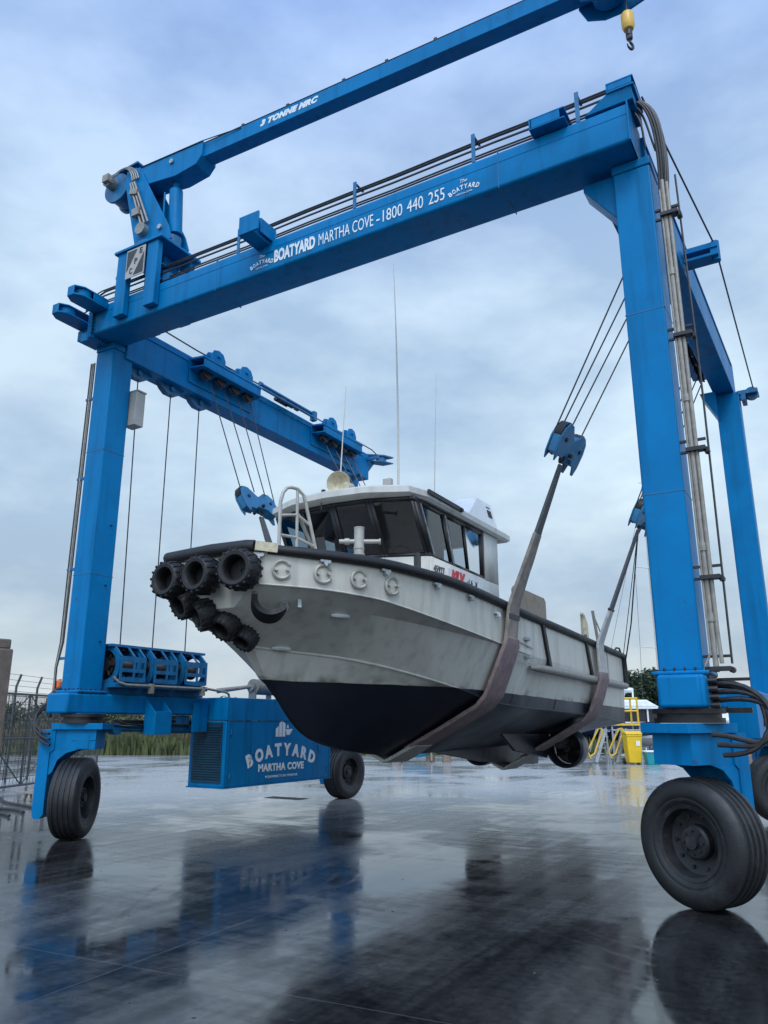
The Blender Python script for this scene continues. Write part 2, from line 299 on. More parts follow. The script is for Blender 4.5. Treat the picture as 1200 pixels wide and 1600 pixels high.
class MB:
    def __init__(s): s.bm = bmesh.new(); s.mi = 0
    def face(s, pts):
        vs = [s.bm.verts.new(p) for p in pts]
        try:
            f = s.bm.faces.new(vs); f.material_index = s.mi; return f
        except ValueError: return None
    def prism(s, pts, vec):
        vec = Vector(vec); a = [s.bm.verts.new(p) for p in pts]; b = [s.bm.verts.new(Vector(p) + vec) for p in pts]
        n = len(pts); fs = [s.bm.faces.new(a[::-1]), s.bm.faces.new(b)]
        for i in range(n): fs.append(s.bm.faces.new((a[i], a[(i + 1) % n], b[(i + 1) % n], b[i])))
        for f in fs: f.material_index = s.mi
        return s
    def box(s, x0, x1, y0, y1, z0, z1):
        return s.prism([(x0, y0, z0), (x1, y0, z0), (x1, y1, z0), (x0, y1, z0)], (0, 0, z1 - z0))
    def bar(s, p, q, wd, hg, up=(0, 0, 1)):
        p = Vector(p); q = Vector(q); dx = (q - p).normalized(); sd_ = dx.cross(Vector(up)).normalized(); u = sd_.cross(dx)
        a = [p + sd_ * (i * wd / 2) + u * (j * hg / 2) for i, j in ((-1, -1), (1, -1), (1, 1), (-1, 1))]
        return s.prism(a, q - p)
    def cyl(s, p, q, r, n=16, r2=None):
        p = Vector(p); q = Vector(q); dx = (q - p).normalized()
        up = Vector((0, 0, 1)) if abs(dx.z) < .9 else Vector((1, 0, 0))
        a = dx.cross(up).normalized(); b = dx.cross(a)
        r2 = r if r2 is None else r2
        A = [s.bm.verts.new(p + (a * cos(2 * pi * i / n) + b * sin(2 * pi * i / n)) * r) for i in range(n)]
        B = [s.bm.verts.new(q + (a * cos(2 * pi * i / n) + b * sin(2 * pi * i / n)) * r2) for i in range(n)]
        fs = [s.bm.faces.new(A), s.bm.faces.new(B[::-1])]
        for i in range(n): fs.append(s.bm.faces.new((A[i], B[i], B[(i + 1) % n], A[(i + 1) % n])))
        for f in fs: f.material_index = s.mi
        return s
    def tube(s, pts, r, n=8, closed=False):
        pts = [Vector(p) for p in pts]; rings = []; N_ = len(pts); prev = None
        for i, p in enumerate(pts):
            if closed: t = (pts[(i + 1) % N_] - pts[i - 1]).normalized()
            else: t = (pts[min(i + 1, N_ - 1)] - pts[max(i - 1, 0)]).normalized()
            if prev is None:
                up = Vector((0, 0, 1)) if abs(t.z) < .9 else Vector((1, 0, 0))
                a = t.cross(up).normalized()
            else: a = (prev - t * prev.dot(t)).normalized()
            prev = a; b = t.cross(a)
            rr = r[i] if isinstance(r, (list, tuple)) else r
            rings.append([s.bm.verts.new(p + (a * cos(2 * pi * k / n) + b * sin(2 * pi * k / n)) * rr) for k in range(n)])
        m_ = N_ if closed else N_ - 1
        for i in range(m_):
            A = rings[i]; B = rings[(i + 1) % N_]
            for k in range(n):
                f = s.bm.faces.new((A[k], A[(k + 1) % n], B[(k + 1) % n], B[k])); f.material_index = s.mi
        if not closed:
            for rg in (rings[0][::-1], rings[-1]):
                f = s.bm.faces.new(rg); f.material_index = s.mi
        return s
    def lathe(s, prof, o, ax, n=32, closed=False):
        o = Vector(o); ax = Vector(ax).normalized(); up = Vector((0, 0, 1)) if abs(ax.z) < .9 else Vector((1, 0, 0))
        a = ax.cross(up).normalized(); b = ax.cross(a); rings = []
        for r, h in prof:
            rings.append([s.bm.verts.new(o + ax * h + (a * cos(2 * pi * k / n) + b * sin(2 * pi * k / n)) * max(r, 1e-4)) for k in range(n)])
        m_ = len(rings) if closed else len(rings) - 1
        for i in range(m_):
            A = rings[i]; B = rings[(i + 1) % len(rings)]
            for k in range(n):
                f = s.bm.faces.new((A[k], A[(k + 1) % n], B[(k + 1) % n], B[k])); f.material_index = s.mi
        if not closed:
            for rg in (rings[0][::-1], rings[-1]):
                f = s.bm.faces.new(rg); f.material_index = s.mi
        return s
    def ribbon(s, pts, widths, wdir, th):
        """flat belt through pts; wdir is the direction of its width, th its thickness"""
        pts = [Vector(p) for p in pts]; wdir = Vector(wdir).normalized(); rings = []
        for i, p in enumerate(pts):
            t = (pts[min(i + 1, len(pts) - 1)] - pts[max(i - 1, 0)]).normalized(); nn = t.cross(wdir).normalized()
            w_ = widths[i] if isinstance(widths, (list, tuple)) else widths
            rings.append([s.bm.verts.new(p + wdir * (a * w_ / 2) + nn * (b * th / 2)) for a, b in ((-1, -1), (1, -1), (1, 1), (-1, 1))])
        for i in range(len(rings) - 1):
            for k in range(4):
                f = s.bm.faces.new((rings[i][k], rings[i][(k + 1) % 4], rings[i + 1][(k + 1) % 4], rings[i + 1][k])); f.material_index = s.mi
        s.bm.faces.new(rings[0][::-1]); s.bm.faces.new(rings[-1])
        return s
    def build(s, name, m, parent=None, bevel=0, smooth=True, solid=0, local=False, seg=2):
        bmesh.ops.recalc_face_normals(s.bm, faces=s.bm.faces[:])
        me = bpy.data.meshes.new(name); s.bm.to_mesh(me); s.bm.free()
        return link(name, me, m, parent, bevel, smooth, solid, local, seg)

def link(name, me, m, parent=None, bevel=0, smooth=True, solid=0, local=False, seg=2):
    for q in (m if isinstance(m, (list, tuple)) else [m]): me.materials.append(q)
    if smooth and len(me.polygons):
        me.polygons.foreach_set('use_smooth', [True] * len(me.polygons))
        me.set_sharp_from_angle(angle=R(38))
    o = bpy.data.objects.new(name, me); COL.objects.link(o)
    if parent is not None:
        o.parent = parent
        if not local and parent.type == 'EMPTY': o.matrix_parent_inverse = Matrix.Translation(-parent.location)
    if solid:
        md = o.modifiers.new('solid', 'SOLIDIFY'); md.thickness = solid; md.offset = 0
    if bevel:
        md = o.modifiers.new('bevel', 'BEVEL'); md.width = bevel; md.segments = seg; md.limit_method = 'ANGLE'; md.angle_limit = R(40)
    return o

def tag(o, label, cat, group=None, kind=None):
    if label: o['label'] = label
    if cat: o['category'] = cat
    if group: o['group'] = group
    if kind: o['kind'] = kind
    return o
def thing(name, label, cat, loc=(0, 0, 0), group=None):
    o = bpy.data.objects.new(name, None); o.empty_display_size = .3; COL.objects.link(o); o.location = loc
    return tag(o, label, cat, group)
def children(o): return [c for c in bpy.data.objects if c.parent == o]
def copy_tree(o, parent=None):
    c = o.copy(); COL.objects.link(c)
    if parent is not None:
        c.parent = parent; c.matrix_parent_inverse = o.matrix_parent_inverse.copy()
    for ch in children(o): copy_tree(ch, c)
    return c

def text_mesh(s, size, xs=1.0, bold=0.0, shear=0.0, sp=1.0, align='LEFT'):
    cu = bpy.data.curves.new("lettering", 'FONT'); cu.body = s; cu.size = size; cu.offset = bold; cu.shear = shear
    cu.space_character = sp; cu.align_x = align; cu.resolution_u = 3; cu.extrude = .002
    o = bpy.data.objects.new("lettering", cu); COL.objects.link(o)
    dg = bpy.context.evaluated_depsgraph_get(); dg.update()
    me = bpy.data.meshes.new_from_object(o.evaluated_get(dg))
    bpy.data.objects.remove(o); bpy.data.curves.remove(cu)
    me.transform(Matrix.Diagonal((xs, 1, 1, 1)))
    return me
def text_w(me):
    xs = [v.co.x for v in me.vertices]; return (min(xs), max(xs)) if xs else (0, 0)
class TXT:
    """collects lettering lying in one plane: o origin, r right, u up"""
    def __init__(s, o, r, u):
        r = Vector(r).normalized(); u = Vector(u).normalized(); n = r.cross(u)
        s.M = Matrix(((r.x, u.x, n.x, o[0]), (r.y, u.y, n.y, o[1]), (r.z, u.z, n.z, o[2]), (0, 0, 0, 1))); s.bm = bmesh.new()
    def add(s, txt, x, y, h, width=None, bold=0, shear=0, sp=1.0, rot=0):
        me = text_mesh(txt, h / .70, 1, bold, shear, sp)
        a, b = text_w(me)
        k = (width / (b - a)) if width else 1
        me.transform(s.M @ Matrix.Translation((x, y, 0)) @ Matrix.Rotation(rot, 4, 'Z') @ Matrix.Diagonal((k, 1, 1, 1)) @ Matrix.Translation((-a, 0, 0)))
        s.bm.from_mesh(me); bpy.data.meshes.remove(me)
        return (b - a) * k
    def arc(s, txt, cx, cy, rad, h, span, bold=0):
        n = len(txt)
        for i, ch in enumerate(txt):
            if ch == ' ': continue
            a = span / 2 - span * i / (n - 1)
            me = text_mesh(ch, h / .70, 1, bold); q0, q1 = text_w(me)
            wd = min(q1 - q0, rad * span / (n - 1) * .86)
            me.transform(s.M @ Matrix.Translation((cx + rad * sin(-a), cy + rad * cos(a), 0)) @ Matrix.Rotation(a, 4, 'Z') @ Matrix.Diagonal((wd / (q1 - q0), 1, 1, 1)) @ Matrix.Translation((-(q0 + q1) / 2, 0, 0)))
            s.bm.from_mesh(me); bpy.data.meshes.remove(me)
    def poly(s, pts):
        vs = [s.bm.verts.new(s.M @ Vector((p[0], p[1], .002))) for p in pts]; s.bm.faces.new(vs)
    def build(s, name, m, parent):
        me = bpy.data.meshes.new(name); s.bm.to_mesh(me); s.bm.free()
        return link(name, me, m, parent, smooth=False)

def arcpts(c, r, a0, a1, n, ex, ey):
    c = Vector(c); ex = Vector(ex); ey = Vector(ey)
    return [c + ex * (r * cos(a0 + (a1 - a0) * i / n)) + ey * (r * sin(a0 + (a1 - a0) * i / n)) for i in range(n + 1)]
def bez(p0, p1, p2, p3, n=14):
    p0, p1, p2, p3 = map(Vector, (p0, p1, p2, p3)); o = []
    for i in range(n + 1):
        t = i / n; o.append(p0 * (1 - t) ** 3 + p1 * 3 * t * (1 - t) ** 2 + p2 * 3 * t * t * (1 - t) + p3 * t ** 3)
    return o

# ------------------------------------------------------------------ ground
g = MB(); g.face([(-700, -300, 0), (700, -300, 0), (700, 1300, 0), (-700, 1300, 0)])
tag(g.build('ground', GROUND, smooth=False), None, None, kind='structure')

# ------------------------------------------------------------------ THE BOAT LIFT
lift = thing('boat_hoist', 'huge blue wheeled boat hoist straddling the grey work boat', 'boat hoist', (4.28, 3.5, 0))
UL0, UL1 = -.42, 0.0          # left column in x
UR0, UR1 = 8.55, 8.97
ZB, ZT = 8.02, 8.54           # cross beam
VB0, VB1 = -.55, .05
# cross beam: box section with rounded edges
m = MB()
r_ = .045
sec = []
for cy_, cz_, a0 in ((VB1 - r_, ZT - r_, 0), (VB0 + r_, ZT - r_, 90), (VB0 + r_, ZB + r_, 180), (VB1 - r_, ZB + r_, 270)):
    for k in range(5): sec.append((0, cy_ + r_ * cos(R(a0 + 22.5 * k)), cz_ + r_ * sin(R(a0 + 22.5 * k))))
m.prism([(-.12, p[1], p[2]) for p in sec], (8.97, 0, 0))
m.box(-.12, 8.84, VB0 - .004, VB0 + .02, ZT - .16, ZT - .152)
m.box(8.84, 8.856, VB0 - .02, VB1 + .02, ZB - .0, ZT + .015)
beam = m.build('cross_beam', BLUE, lift)
# bolted end of the beam on the left
m = MB()
m.box(-.17, -.125, VB0 - .05, VB1 + .02, ZB - .06, ZT + .03)
m.box(-.215, -.172, VB0 - .05, VB1 + .02, ZB - .06, ZT + .03)
m.box(-.80, -.217, VB0 + .20, VB1, ZB + .14, ZB + .335); m.box(-.50, -.217, VB0 + .05, VB1 - .05, ZB - .02, ZB + .139)
ef = m.build('end_flange', BLUE, beam, bevel=.008)
m = MB()
for i in range(8):
    z = ZB + .03 + i * .064
    m.cyl((-.235, VB0 - .03, z), (-.105, VB0 - .03, z), .016, 8)
for i in range(7):
    y = VB0 + .05 + i * .075
    m.cyl((-.235, y, ZB - .035), (-.105, y, ZB - .035), .016, 8)
m.build('bolt_row', RIM, beam)
# rope anchor tongues at the left end
for (uc, v0, v1, z0) in ((-.60, .02, -.98, 8.36), (.04, VB0 - .01, -1.18, 8.40)):
    m = MB(); hw = .17
    pts = [(uc + hw, v0, z0), (uc + hw, v1 + .14, z0), (uc + .08, v1, z0), (uc - .08, v1, z0), (uc - hw, v1 + .14, z0), (uc - hw, v0, z0)]
    m.prism(pts, (0, 0, .03)); m.prism([(p[0], p[1], p[2] + .15) for p in pts], (0, 0, .025))
    m.box(uc - .08, uc + .08, v1 - .003, v1 + .012, z0 + .002, z0 + .172)
    m.prism([(uc - hw, v1 + .14, z0 + .002), (uc - .08, v1, z0 + .002), (uc - .08, v1, z0 + .172), (uc - hw, v1 + .14, z0 + .172)], (.012, .01, 0))
    m.cyl((uc, v1 + .22, z0 + .031), (uc, v1 + .22, z0 + .149), .15, 24)
    m.box(uc - hw, uc - hw + .015, v0 - .3, v0, z0 + .031, z0 + .149); m.box(uc + hw - .015, uc + hw, v0 - .3, v0, z0 + .031, z0 + .149)
    m.build('pulley_bracket', BLUE, lift, bevel=.006)
# brackets along the top front edge
m = MB()   # right end pulley box, hollow
m.prism([(8.36, VB0 - .02, ZT), (8.66, VB0 - .05, ZT + .18), (8.92, VB0 - .05, ZT + .18), (8.92, VB0 + .0, ZT + .02)], (0, .5, 0))
m.box(8.64, 8.95, VB0 - .065, VB0 + .46, ZT + .16, ZT + .185); m.box(8.64, 8.95, VB0 - .065, VB0 + .46, ZT + .27, ZT + .295)
m.box(8.64, 8.66, VB0 - .065, VB0 + .46, ZT + .186, ZT + .269); m.box(8.66, 8.93, VB0 - .064, VB0 - .045, ZT + .186, ZT + .269); m.box(8.925, 8.945, VB0 + .08, VB0 + .46, ZT + .186, ZT + .269)
m.build('rope_head', BLUE, lift, bevel=.006)
m = MB()   # box outrigger near lettering
m.box(3.42, 3.78, VB0 - .42, VB0 - .39, ZT - .10, ZT + .20); m.box(3.42, 3.45, VB0 - .389, VB0 + .05, ZT - .10, ZT + .20)
m.box(3.65, 3.68, VB0 - .389, VB0 + .05, ZT - .10, ZT + .20); m.box(3.451, 3.649, VB0 - .389, VB0 + .05, ZT - .10, ZT - .07); m.box(3.451, 3.649, VB0 - .389, VB0 + .05, ZT + .17, ZT + .198)
m.prism([(3.55, VB0 + .0, ZT - .22), (3.78, VB0 + .0, ZT - .22), (3.78, VB0 + .0, ZT + .1), (3.55, VB0 + .0, ZT + .1)], (0, -.012, 0))
m.box(3.71, 3.73, VB0 - .3, VB0 + .05, ZT - .06, ZT + .17)
m.build('rope_guide', BLUE, lift, bevel=.006)
m = MB()
m.box(7.72, 8.16, VB0 - .14, VB0 + .2, ZT + .002, ZT + .02); m.box(7.72, 8.16, VB0 - .14, VB0 + .2, ZT + .14, ZT + .16); m.box(7.72, 7.74, VB0 - .14, VB0 + .2, ZT + .021, ZT + .139); m.box(7.75, 8.1, VB0 - .14, VB0 - .12, ZT + .021, ZT + .139)
m.build('rope_guide', BLUE, lift, bevel=.005)
# ropes and hydraulic lines along the top of the beam
lines = [(-.50, .05), (-.46, .11), (-.50, .17), (-.44, .22), (-.48, .28), (-.40, .31), (-.36, .36)]
for k, (dv, dz) in enumerate(lines):
    m = MB(); zz = ZT + dz * 1.22
    pts = [(-.55 + .05 * k, dv, zz - .05)]
    for i in range(13):
        u = -.1 + 8.75 * i / 12
        pts.append((u, dv, zz - .018 * sin(pi * ((u * 1.0) % 2.3) / 2.3)))
    m.tube(pts, .012 if k < 5 else .017, 6)
    m.build('hoist_rope' if k < 5 else 'hydraulic_line', ROPE if k < 5 else HOSE, lift)
for u in (1.3, 3.0, 5.1, 6.9, 8.25):
    m = MB(); m.box(u, u + .05, -.53, -.515, ZT, ZT + .43); m.box(u + .01, u + .04, -.514, -.30, ZT + .005, ZT + .025); m.box(u + .01, u + .04, -.514, -.30, ZT + .41, ZT + .425)
    m.build('line_support', BLUED, lift)

# lettering on the beam
T = TXT((0, VB0 - .006, 0), (1, 0, 0), (0, 0, 1))
zl = 8.13
T.add('BOATYARD', 3.76, zl, .185, .73, bold=.012)
T.add('MARTHA COVE', 4.55, zl, .185, .90)
T.add('-', 5.50, zl, .185, .05)
T.add('1800', 5.60, zl, .185, .30); T.add('440', 5.97, zl, .185, .24); T.add('255', 6.29, zl, .185, .23)
for x0 in (3.34, 6.60):
    T.arc('BOATYARD', x0 + .19, zl - .32, .37, .065, .98, bold=.003)
    T.add('The', x0 + .14, zl + .15, .05, .10, shear=.3)
    T.add('MARTHA COVE', x0 + .08, zl - .02, .022, .22)
T.build('beam_lettering', WHITEP, beam)

# long side beams
def long_beam(u0, u1, v0, v1, skew):
    m = MB(); z0, z1 = 7.80, 8.50
    def P(u, v, z): return (u + skew * v, v, z)
    pts = [P(u0, v0, z0), P(u1, v0, z0), P(u1, v0, z1), P(u0, v0, z1)]
    m.prism(pts, Vector(P(u0, v1, z0)) - Vector(pts[0]))
    # top chord plates and a weld flange
    a = [P(u0 - .02, v0, z1 - .14), P(u1 + .02, v0, z1 - .14), P(u1 + .02, v0, z1 - .115), P(u0 - .02, v0, z1 - .115)]
    m.prism(a, Vector(P(u0 - .02, v1 - .3, z1 - .14)) - Vector(a[0]))
    b = m.build('side_beam', BLUE, lift, bevel=.03, seg=3)
    return b
LB_R = long_beam(8.54, 8.90, .055, 7.30, .016)
LB_L = long_beam(-.36, .04, .055, 8.15, 0)

# columns
def column(u0, u1, v0, v1, near=True):
    m = MB()
    m.box(u0, u1, v0, v1, 2.14, 7.795 if not near else 7.90)
    m.box(u0 - .06, u1 + .06, v0 - .06, v1 + .06, 2.10, 2.145)
    for s_ in (0, 1):   # gussets under the cross beam
        if near:
            x0 = u0 if s_ else u1; dx = -.42 if s_ else .42
            if s_ and u0 > 4:
                m.prism([(x0, v0 + .08, 7.36), (x0, v0 + .08, 7.96), (x0 + dx * .9, v0 + .08, 7.96), (x0 + dx * .9, v0 + .08, 7.88)], (0, .28, 0))
    m.box(u0 - .012, u1 + .012, v0 - .012, v1 + .012, 7.90, 8.015) if near else None
    return m.build('column', BLUE, lift, bevel=.018, seg=3)
COLS = [column(UL0, UL1, -.20, .24), column(UR0, UR1, -.20, .24), column(UL0 + .1, UL1 + .06, 7.25, 7.62, False), column(UR0 + .12, UR1 + .12, 6.95, 7.30, False)]
# bolts on column base flanges
for (u0, u1), col_ in (((UL0, UL1), COLS[0]), ((UR0, UR1), COLS[1])):
    pts = [(u0 - .03 + i * (u1 - u0 + .06) / 5, -.245) for i in range(6)] + [(uu, -.2 + i * .09) for i in range(6) for uu in (u1 + .045, u0 - .045)]
    for (u, v) in pts: m = MB(); m.cyl((u, v, 2.09), (u, v, 2.17), .014, 6); m.build('bolt', RIM, col_)
for (u0, u1), col_ in (((UL0, UL1), COLS[0]), ((UR0, UR1), COLS[1])):
    for z in (3.95, 6.05):
        m = MB(); m.box(u0 - .003, u1 + .003, -.203, .243, z, z + .012); m.build('weld_seam', BLUED, col_)
for u in (2.62, 7.25):
    m = MB(); m.box(u, u + .012, VB0 - .003, VB1 + .003, ZB - .003, ZT + .003); m.build('weld_seam', BLUED, beam)
# far end brackets of the long beams
m = MB()
m.prism([(8.42, 6.75, 7.80), (8.70, 6.75, 7.80), (8.70, 6.75, 7.25)], (0, .45, 0)); m.build('corner_gusset', BLUE, lift, bevel=.005)
m = MB(); m.box(9.06, 9.42, 6.95, 7.05, 7.72, 7.80); m.box(9.06, 9.42, 7.2, 7.3, 7.72, 7.80); m.cyl((9.30, 7.06, 7.76), (9.30, 7.19, 7.76), .12, 16); m.box(9.12, 9.2, 6.95, 7.3, 7.60, 7.719)
m.build('pulley_bracket', BLUED, lift, bevel=.004)
m = MB(); m.box(.05, .40, 8.02, 8.1, 8.30, 8.38); m.prism([(-.1, 8.16, 8.52), (.3, 8.5, 8.52), (.42, 8.8, 8.52), (.1, 8.8, 8.52), (-.25, 8.3, 8.52)], (0, 0, .04)); m.prism([(-.1, 8.16, 8.36), (.3, 8.5, 8.36), (.42, 8.8, 8.36), (.1, 8.8, 8.36), (-.25, 8.3, 8.36)], (0, 0, .03)); m.cyl((.15, 8.6, 8.39), (.15, 8.6, 8.52), .14, 16)
m.prism([(-.02, 8.155, 8.36), (-.02, 8.155, 8.0), (-.02, 8.5, 8.36)], (.03, 0, 0))
m.build('pulley_bracket', BLUED, lift, bevel=.004)
m = MB(); m.box(.06, .10, 7.28, 7.36, 7.55, 7.8); m.cyl((.12, 7.2, 7.62), (.42, 7.2, 7.62), .06, 10); m.cyl((.1, 7.34, 7.62), (.1, 6.8, 7.62), .07, 12); m.build('limit_roller', BLUED, lift)

# trolleys (sheave carriages) on the inner faces
def trolley(v, side):
    """side +1: on the left beam facing +x, -1: on the right beam facing -x"""
    x0 = .045 if side > 0 else 8.535 + .016 * v
    X = lambda a: x0 + side * a
    def bx(m, a0, a1, v0, v1, z0, z1):
        xa, xb = sorted((X(a0), X(a1))); m.box(xa, xb, v0, v1, z0, z1)
    m = MB(); L_ = .92
    m.prism([(X(.02), v - L_, 8.40), (X(.34), v - L_ + .06, 8.40), (X(.34), v + L_ - .06, 8.40), (X(.02), v + L_, 8.40)], (0, 0, .045))
    m.prism([(X(.02), v - L_, 8.22), (X(.34), v - L_ + .06, 8.22), (X(.34), v + L_ - .06, 8.22), (X(.02), v + L_, 8.22)], (0, 0, .03))
    bx(m, .30, .33, v - L_ + .08, v + L_ - .08, 8.255, 8.395)
    bx(m, .004, .02, v - L_, v + L_, 7.95, 8.45)
    for dv in (-.42, .42):
        pts = [(X(.10), v + dv + a, z) for a, z in ((-.2, 8.446), (-.2, 8.58), (-.13, 8.70), (0, 8.74), (.13, 8.70), (.2, 8.58), (.2, 8.446))]
        m.prism(pts, (side * .03, 0, 0)); m.prism([(p[0] + side * .16, p[1], p[2]) for p in pts], (side * .03, 0, 0))
        a_, b_ = sorted((X(.08), X(.33))); m.cyl((a_, v + dv, 8.6), (b_, v + dv, 8.6), .035, 10)
    t = m.build('trolley', BLUE, lift, bevel=.006)
    m = MB()
    for k in range(4):
        vv = v - .62 + k * .41
        m.lathe([(.02, -.05), (.13, -.05), (.14, -.035), (.11, 0), (.14, .035), (.13, .05), (.02, .05)], (X(.17), vv, 8.19), (1, 0, .2), 20)
    m.build('sheave', BLACK, t)
    return t
TROL = [trolley(2.45, 1), trolley(6.45, 1), trolley(1.75, -1), trolley(6.2, -1)]
# ram and pull rods on the left beam between trolleys
m = MB(); m.cyl((.22, 3.5, 8.62), (.22, 5.35, 8.62), .035, 10); m.cyl((.22, 3.42, 8.62), (.22, 3.5, 8.62), .05, 10); m.cyl((.28, 3.45, 8.50), (.28, 5.3, 8.50), .03, 10); m.box(.18, .30, 5.3, 5.42, 8.44, 8.66)
m.build('trolley_ram', BLUED, lift)
m = MB(); m.box(.1, .2, 4.05, 4.5, 8.50, 8.56); m.cyl((.2, 4.1, 8.53), (.2, 4.3, 8.53), .07, 10); m.cyl((.2, 4.4, 8.53), (.2, 4.6, 8.53), .055, 10); m.cyl((.2, 4.7, 8.53), (.2, 4.8, 8.53), .05, 10)
m.build('hydraulic_motor', RIM, lift)
m = MB(); m.tube([(.16, .1, 8.64), (.16, 1.6, 8.60), (.16, 3.4, 8.63), (.16, 5.8, 8.6), (.16, 8.1, 8.6), (.16, 8.5, 8.5)], .014, 6); m.build('hoist_rope', ROPE, lift)
# sheaves under the left beam that lead ropes down to the winches
for vv, vd in ((.50, .62), (1.30, 1.32), (2.06, 2.10)):
    m = MB(); m.prism([(-.24, vv + a * .26, 7.86 + b * .24) for a, b in ((-1.4, 0), (-.85, -.7), (-.4, -1), (.4, -1), (.85, -.7), (1.4, 0))], (.12, 0, 0)); m.cyl((-.28, vv, 7.74), (-.08, vv, 7.74), .05, 10)
    m.build('lead_sheave', BLUED, lift)
    m = MB(); m.tube([(-.16, vv + .02, 7.68), (-.12, vd, 2.82)], .011, 6); m.build('winch_rope', ROPE, lift)
m = MB(); m.tube([(.0, 6.75, 7.8), (-.02, 6.9, 2.2)], .011, 6); m.build('winch_rope', ROPE, lift)

# lower beams
def sill(u0, u1, v1, skew):
    m = MB()
    a = [(u0, -.42, 1.79), (u1, -.42, 1.79), (u1, -.42, 2.097), (u0, -.42, 2.097)]
    m.prism(a, (skew * v1, v1 + .42, 0))
    return m.build('lower_beam', BLUE, lift, bevel=.035, seg=3)
sill(-.44, .05, 8.0, 0); SR = sill(8.56, 9.0, 7.75, .012)
m = MB()     # hanging bracket and stub on the left beam
m.prism([(.052, 1.10, 2.06), (.052, 1.10, 1.62), (.052, 1.48, 1.62), (.052, 1.48, 2.06)], (.012, 0, 0))
m.prism([(.065, 1.10, 2.05), (.30, 1.10, 1.83), (.30, 1.10, 1.47), (.065, 1.10, 1.47)], (0, .015, 0)); m.prism([(.065, 1.45, 2.05), (.30, 1.45, 1.83), (.30, 1.45, 1.47), (.065, 1.45, 1.47)], (0, .015, 0))
m.box(.30, .315, 1.10, 1.465, 1.47, 1.84)
m.build('hanger_bracket', BLUE, lift, bevel=.004)
m = MB(); m.box(.052, .10, 2.20, 2.55, 1.50, 2.0); m.build('stub_bracket', BLUE, lift, bevel=.004)
m = MB(); m.cyl((-.1, .40, 1.56), (-.1, 1.2, 1.56), .05, 12); m.cyl((-.1, 1.2, 1.56), (-.1, 2.35, 1.56), .085, 16); m.cyl((-.1, .28, 1.56), (-.1, .42, 1.56), .1, 12); m.cyl((-.16, .62, 1.56), (.0, .62, 1.56), .09, 12); m.box(-.15, .0, 1.9, 2.2, 1.6, 1.78); m.cyl((-.1, 2.35, 1.56), (-.1, 2.6, 1.56), .04, 10)
m.build('steering_ram', BLUED, lift, bevel=.006)
m = MB(); m.box(-.3, -.05, .75, 2.6, 1.62, 1.70); m.tube(bez((.05, .5, 1.7), (.05, .9, 1.55), (.02, 1.4, 1.68), (.02, 2.2, 1.62)), .016, 6); m.tube(bez((.0, .4, 1.66), (.0, .8, 1.5), (.0, 1.7, 1.6), (-.02, 2.4, 1.7)), .014, 6); m.build('hydraulic_line', HOSE, lift)

# winches
def winch(v):
    m = MB(); w2 = .34
    for dv in (-.30, .22):
        n = 28; c = V(-.12, v + dv, 2.555)
        outer = [(-.45, 2.28), (.12, 2.28), (.20, 2.45), (.20, 2.68), (.04, 2.84), (-.45, 2.84)]
        ring = [(c.x + .235 * cos(2 * pi * k / n), c.z + .235 * sin(2 * pi * k / n)) for k in range(n)]
        # plate with a round opening: radial strips from hole to outline
        def edge(a):
            dx, dz = cos(a), sin(a); best = None
            for i in range(len(outer)):
                x0, z0 = outer[i]; x1, z1 = outer[(i + 1) % len(outer)]
                ex, ez = x1 - x0, z1 - z0; den = dx * ez - dz * ex
                if abs(den) < 1e-9: continue
                t = ((x0 - c.x) * ez - (z0 - c.z) * ex) / den; s_ = ((x0 - c.x) * dz - (z0 - c.z) * dx) / den
                if t > 0 and -1e-6 <= s_ <= 1 + 1e-6 and (best is None or t < best): best = t
            return (c.x + dx * best, c.z + dz * best)
        ed = [edge(2 * pi * k / n) for k in range(n)]
        for k in range(n):
            k2 = (k + 1) % n
            m.prism([(ring[k][0], v + dv, ring[k][1]), (ed[k][0], v + dv, ed[k][1]), (ed[k2][0], v + dv, ed[k2][1]), (ring[k2][0], v + dv, ring[k2][1])], (0, .03, 0))
    m.box(-.47, .06, v - .36, v + .34, 2.845, 2.885)
    m.box(-.47, .2, v - .34, v + .30, 2.20, 2.275)
    # guard bars on the inner face
    for dv in (-.27, .0, .22):
        m.bar((.05, v + dv, 2.84), (.215, v + dv, 2.68), .035, .02, (1, 0, 1)); m.box(.205, .225, v + dv - .02, v + dv + .02, 2.30, 2.70)
    m.box(.206, .226, v - .249, v + .199, 2.60, 2.69); m.box(.206, .226, v - .249, v + .199, 2.44, 2.50); m.box(.206, .226, v - .249, v + .199, 2.29, 2.36)
    m.box(.206, .224, v + .05, v + .12, 2.501, 2.599)
    m.box(-.47, -.44, v - .34, v + .30, 2.276, 2.844)
    wv = m.build('winch', BLUED, lift)
    m = MB(); m.lathe([(.02, -.26), (.15, -.26), (.15, -.20), (.13, -.19)] + [(.13 + .012 * (k % 2), -.19 + .012 * k) for k in range(30)] + [(.15, .18), (.15, .2), (.02, .2)], (-.12, v, 2.555), (0, 1, 0), 24)
    m.cyl((-.12, v - .31, 2.555), (-.12, v - .26, 2.555), .1, 12)
    for k in range(6): m.cyl((-.12, v - .285, 2.555), (-.12 + .19 * cos(k * pi / 3), v - .285, 2.555 + .19 * sin(k * pi / 3)), .014, 6)
    m.build('drum', RIM, wv)
for v in (.66, 1.38, 2.10): winch(v)
m = MB(); m.box(-.42, .0, .30, 2.5, 2.10, 2.20); m.build('winch_base', BLUED, lift)
m = MB(); m.tube([(.16, .30, 2.36), (.2, .38, 2.28), (.24, .5, 2.24), (.24, 2.4, 2.24), (.24, 2.85, 2.20), (.22, 2.95, 2.17), (.22, 2.98, 2.05), (.22, 2.98, 1.75)], .022, 10)
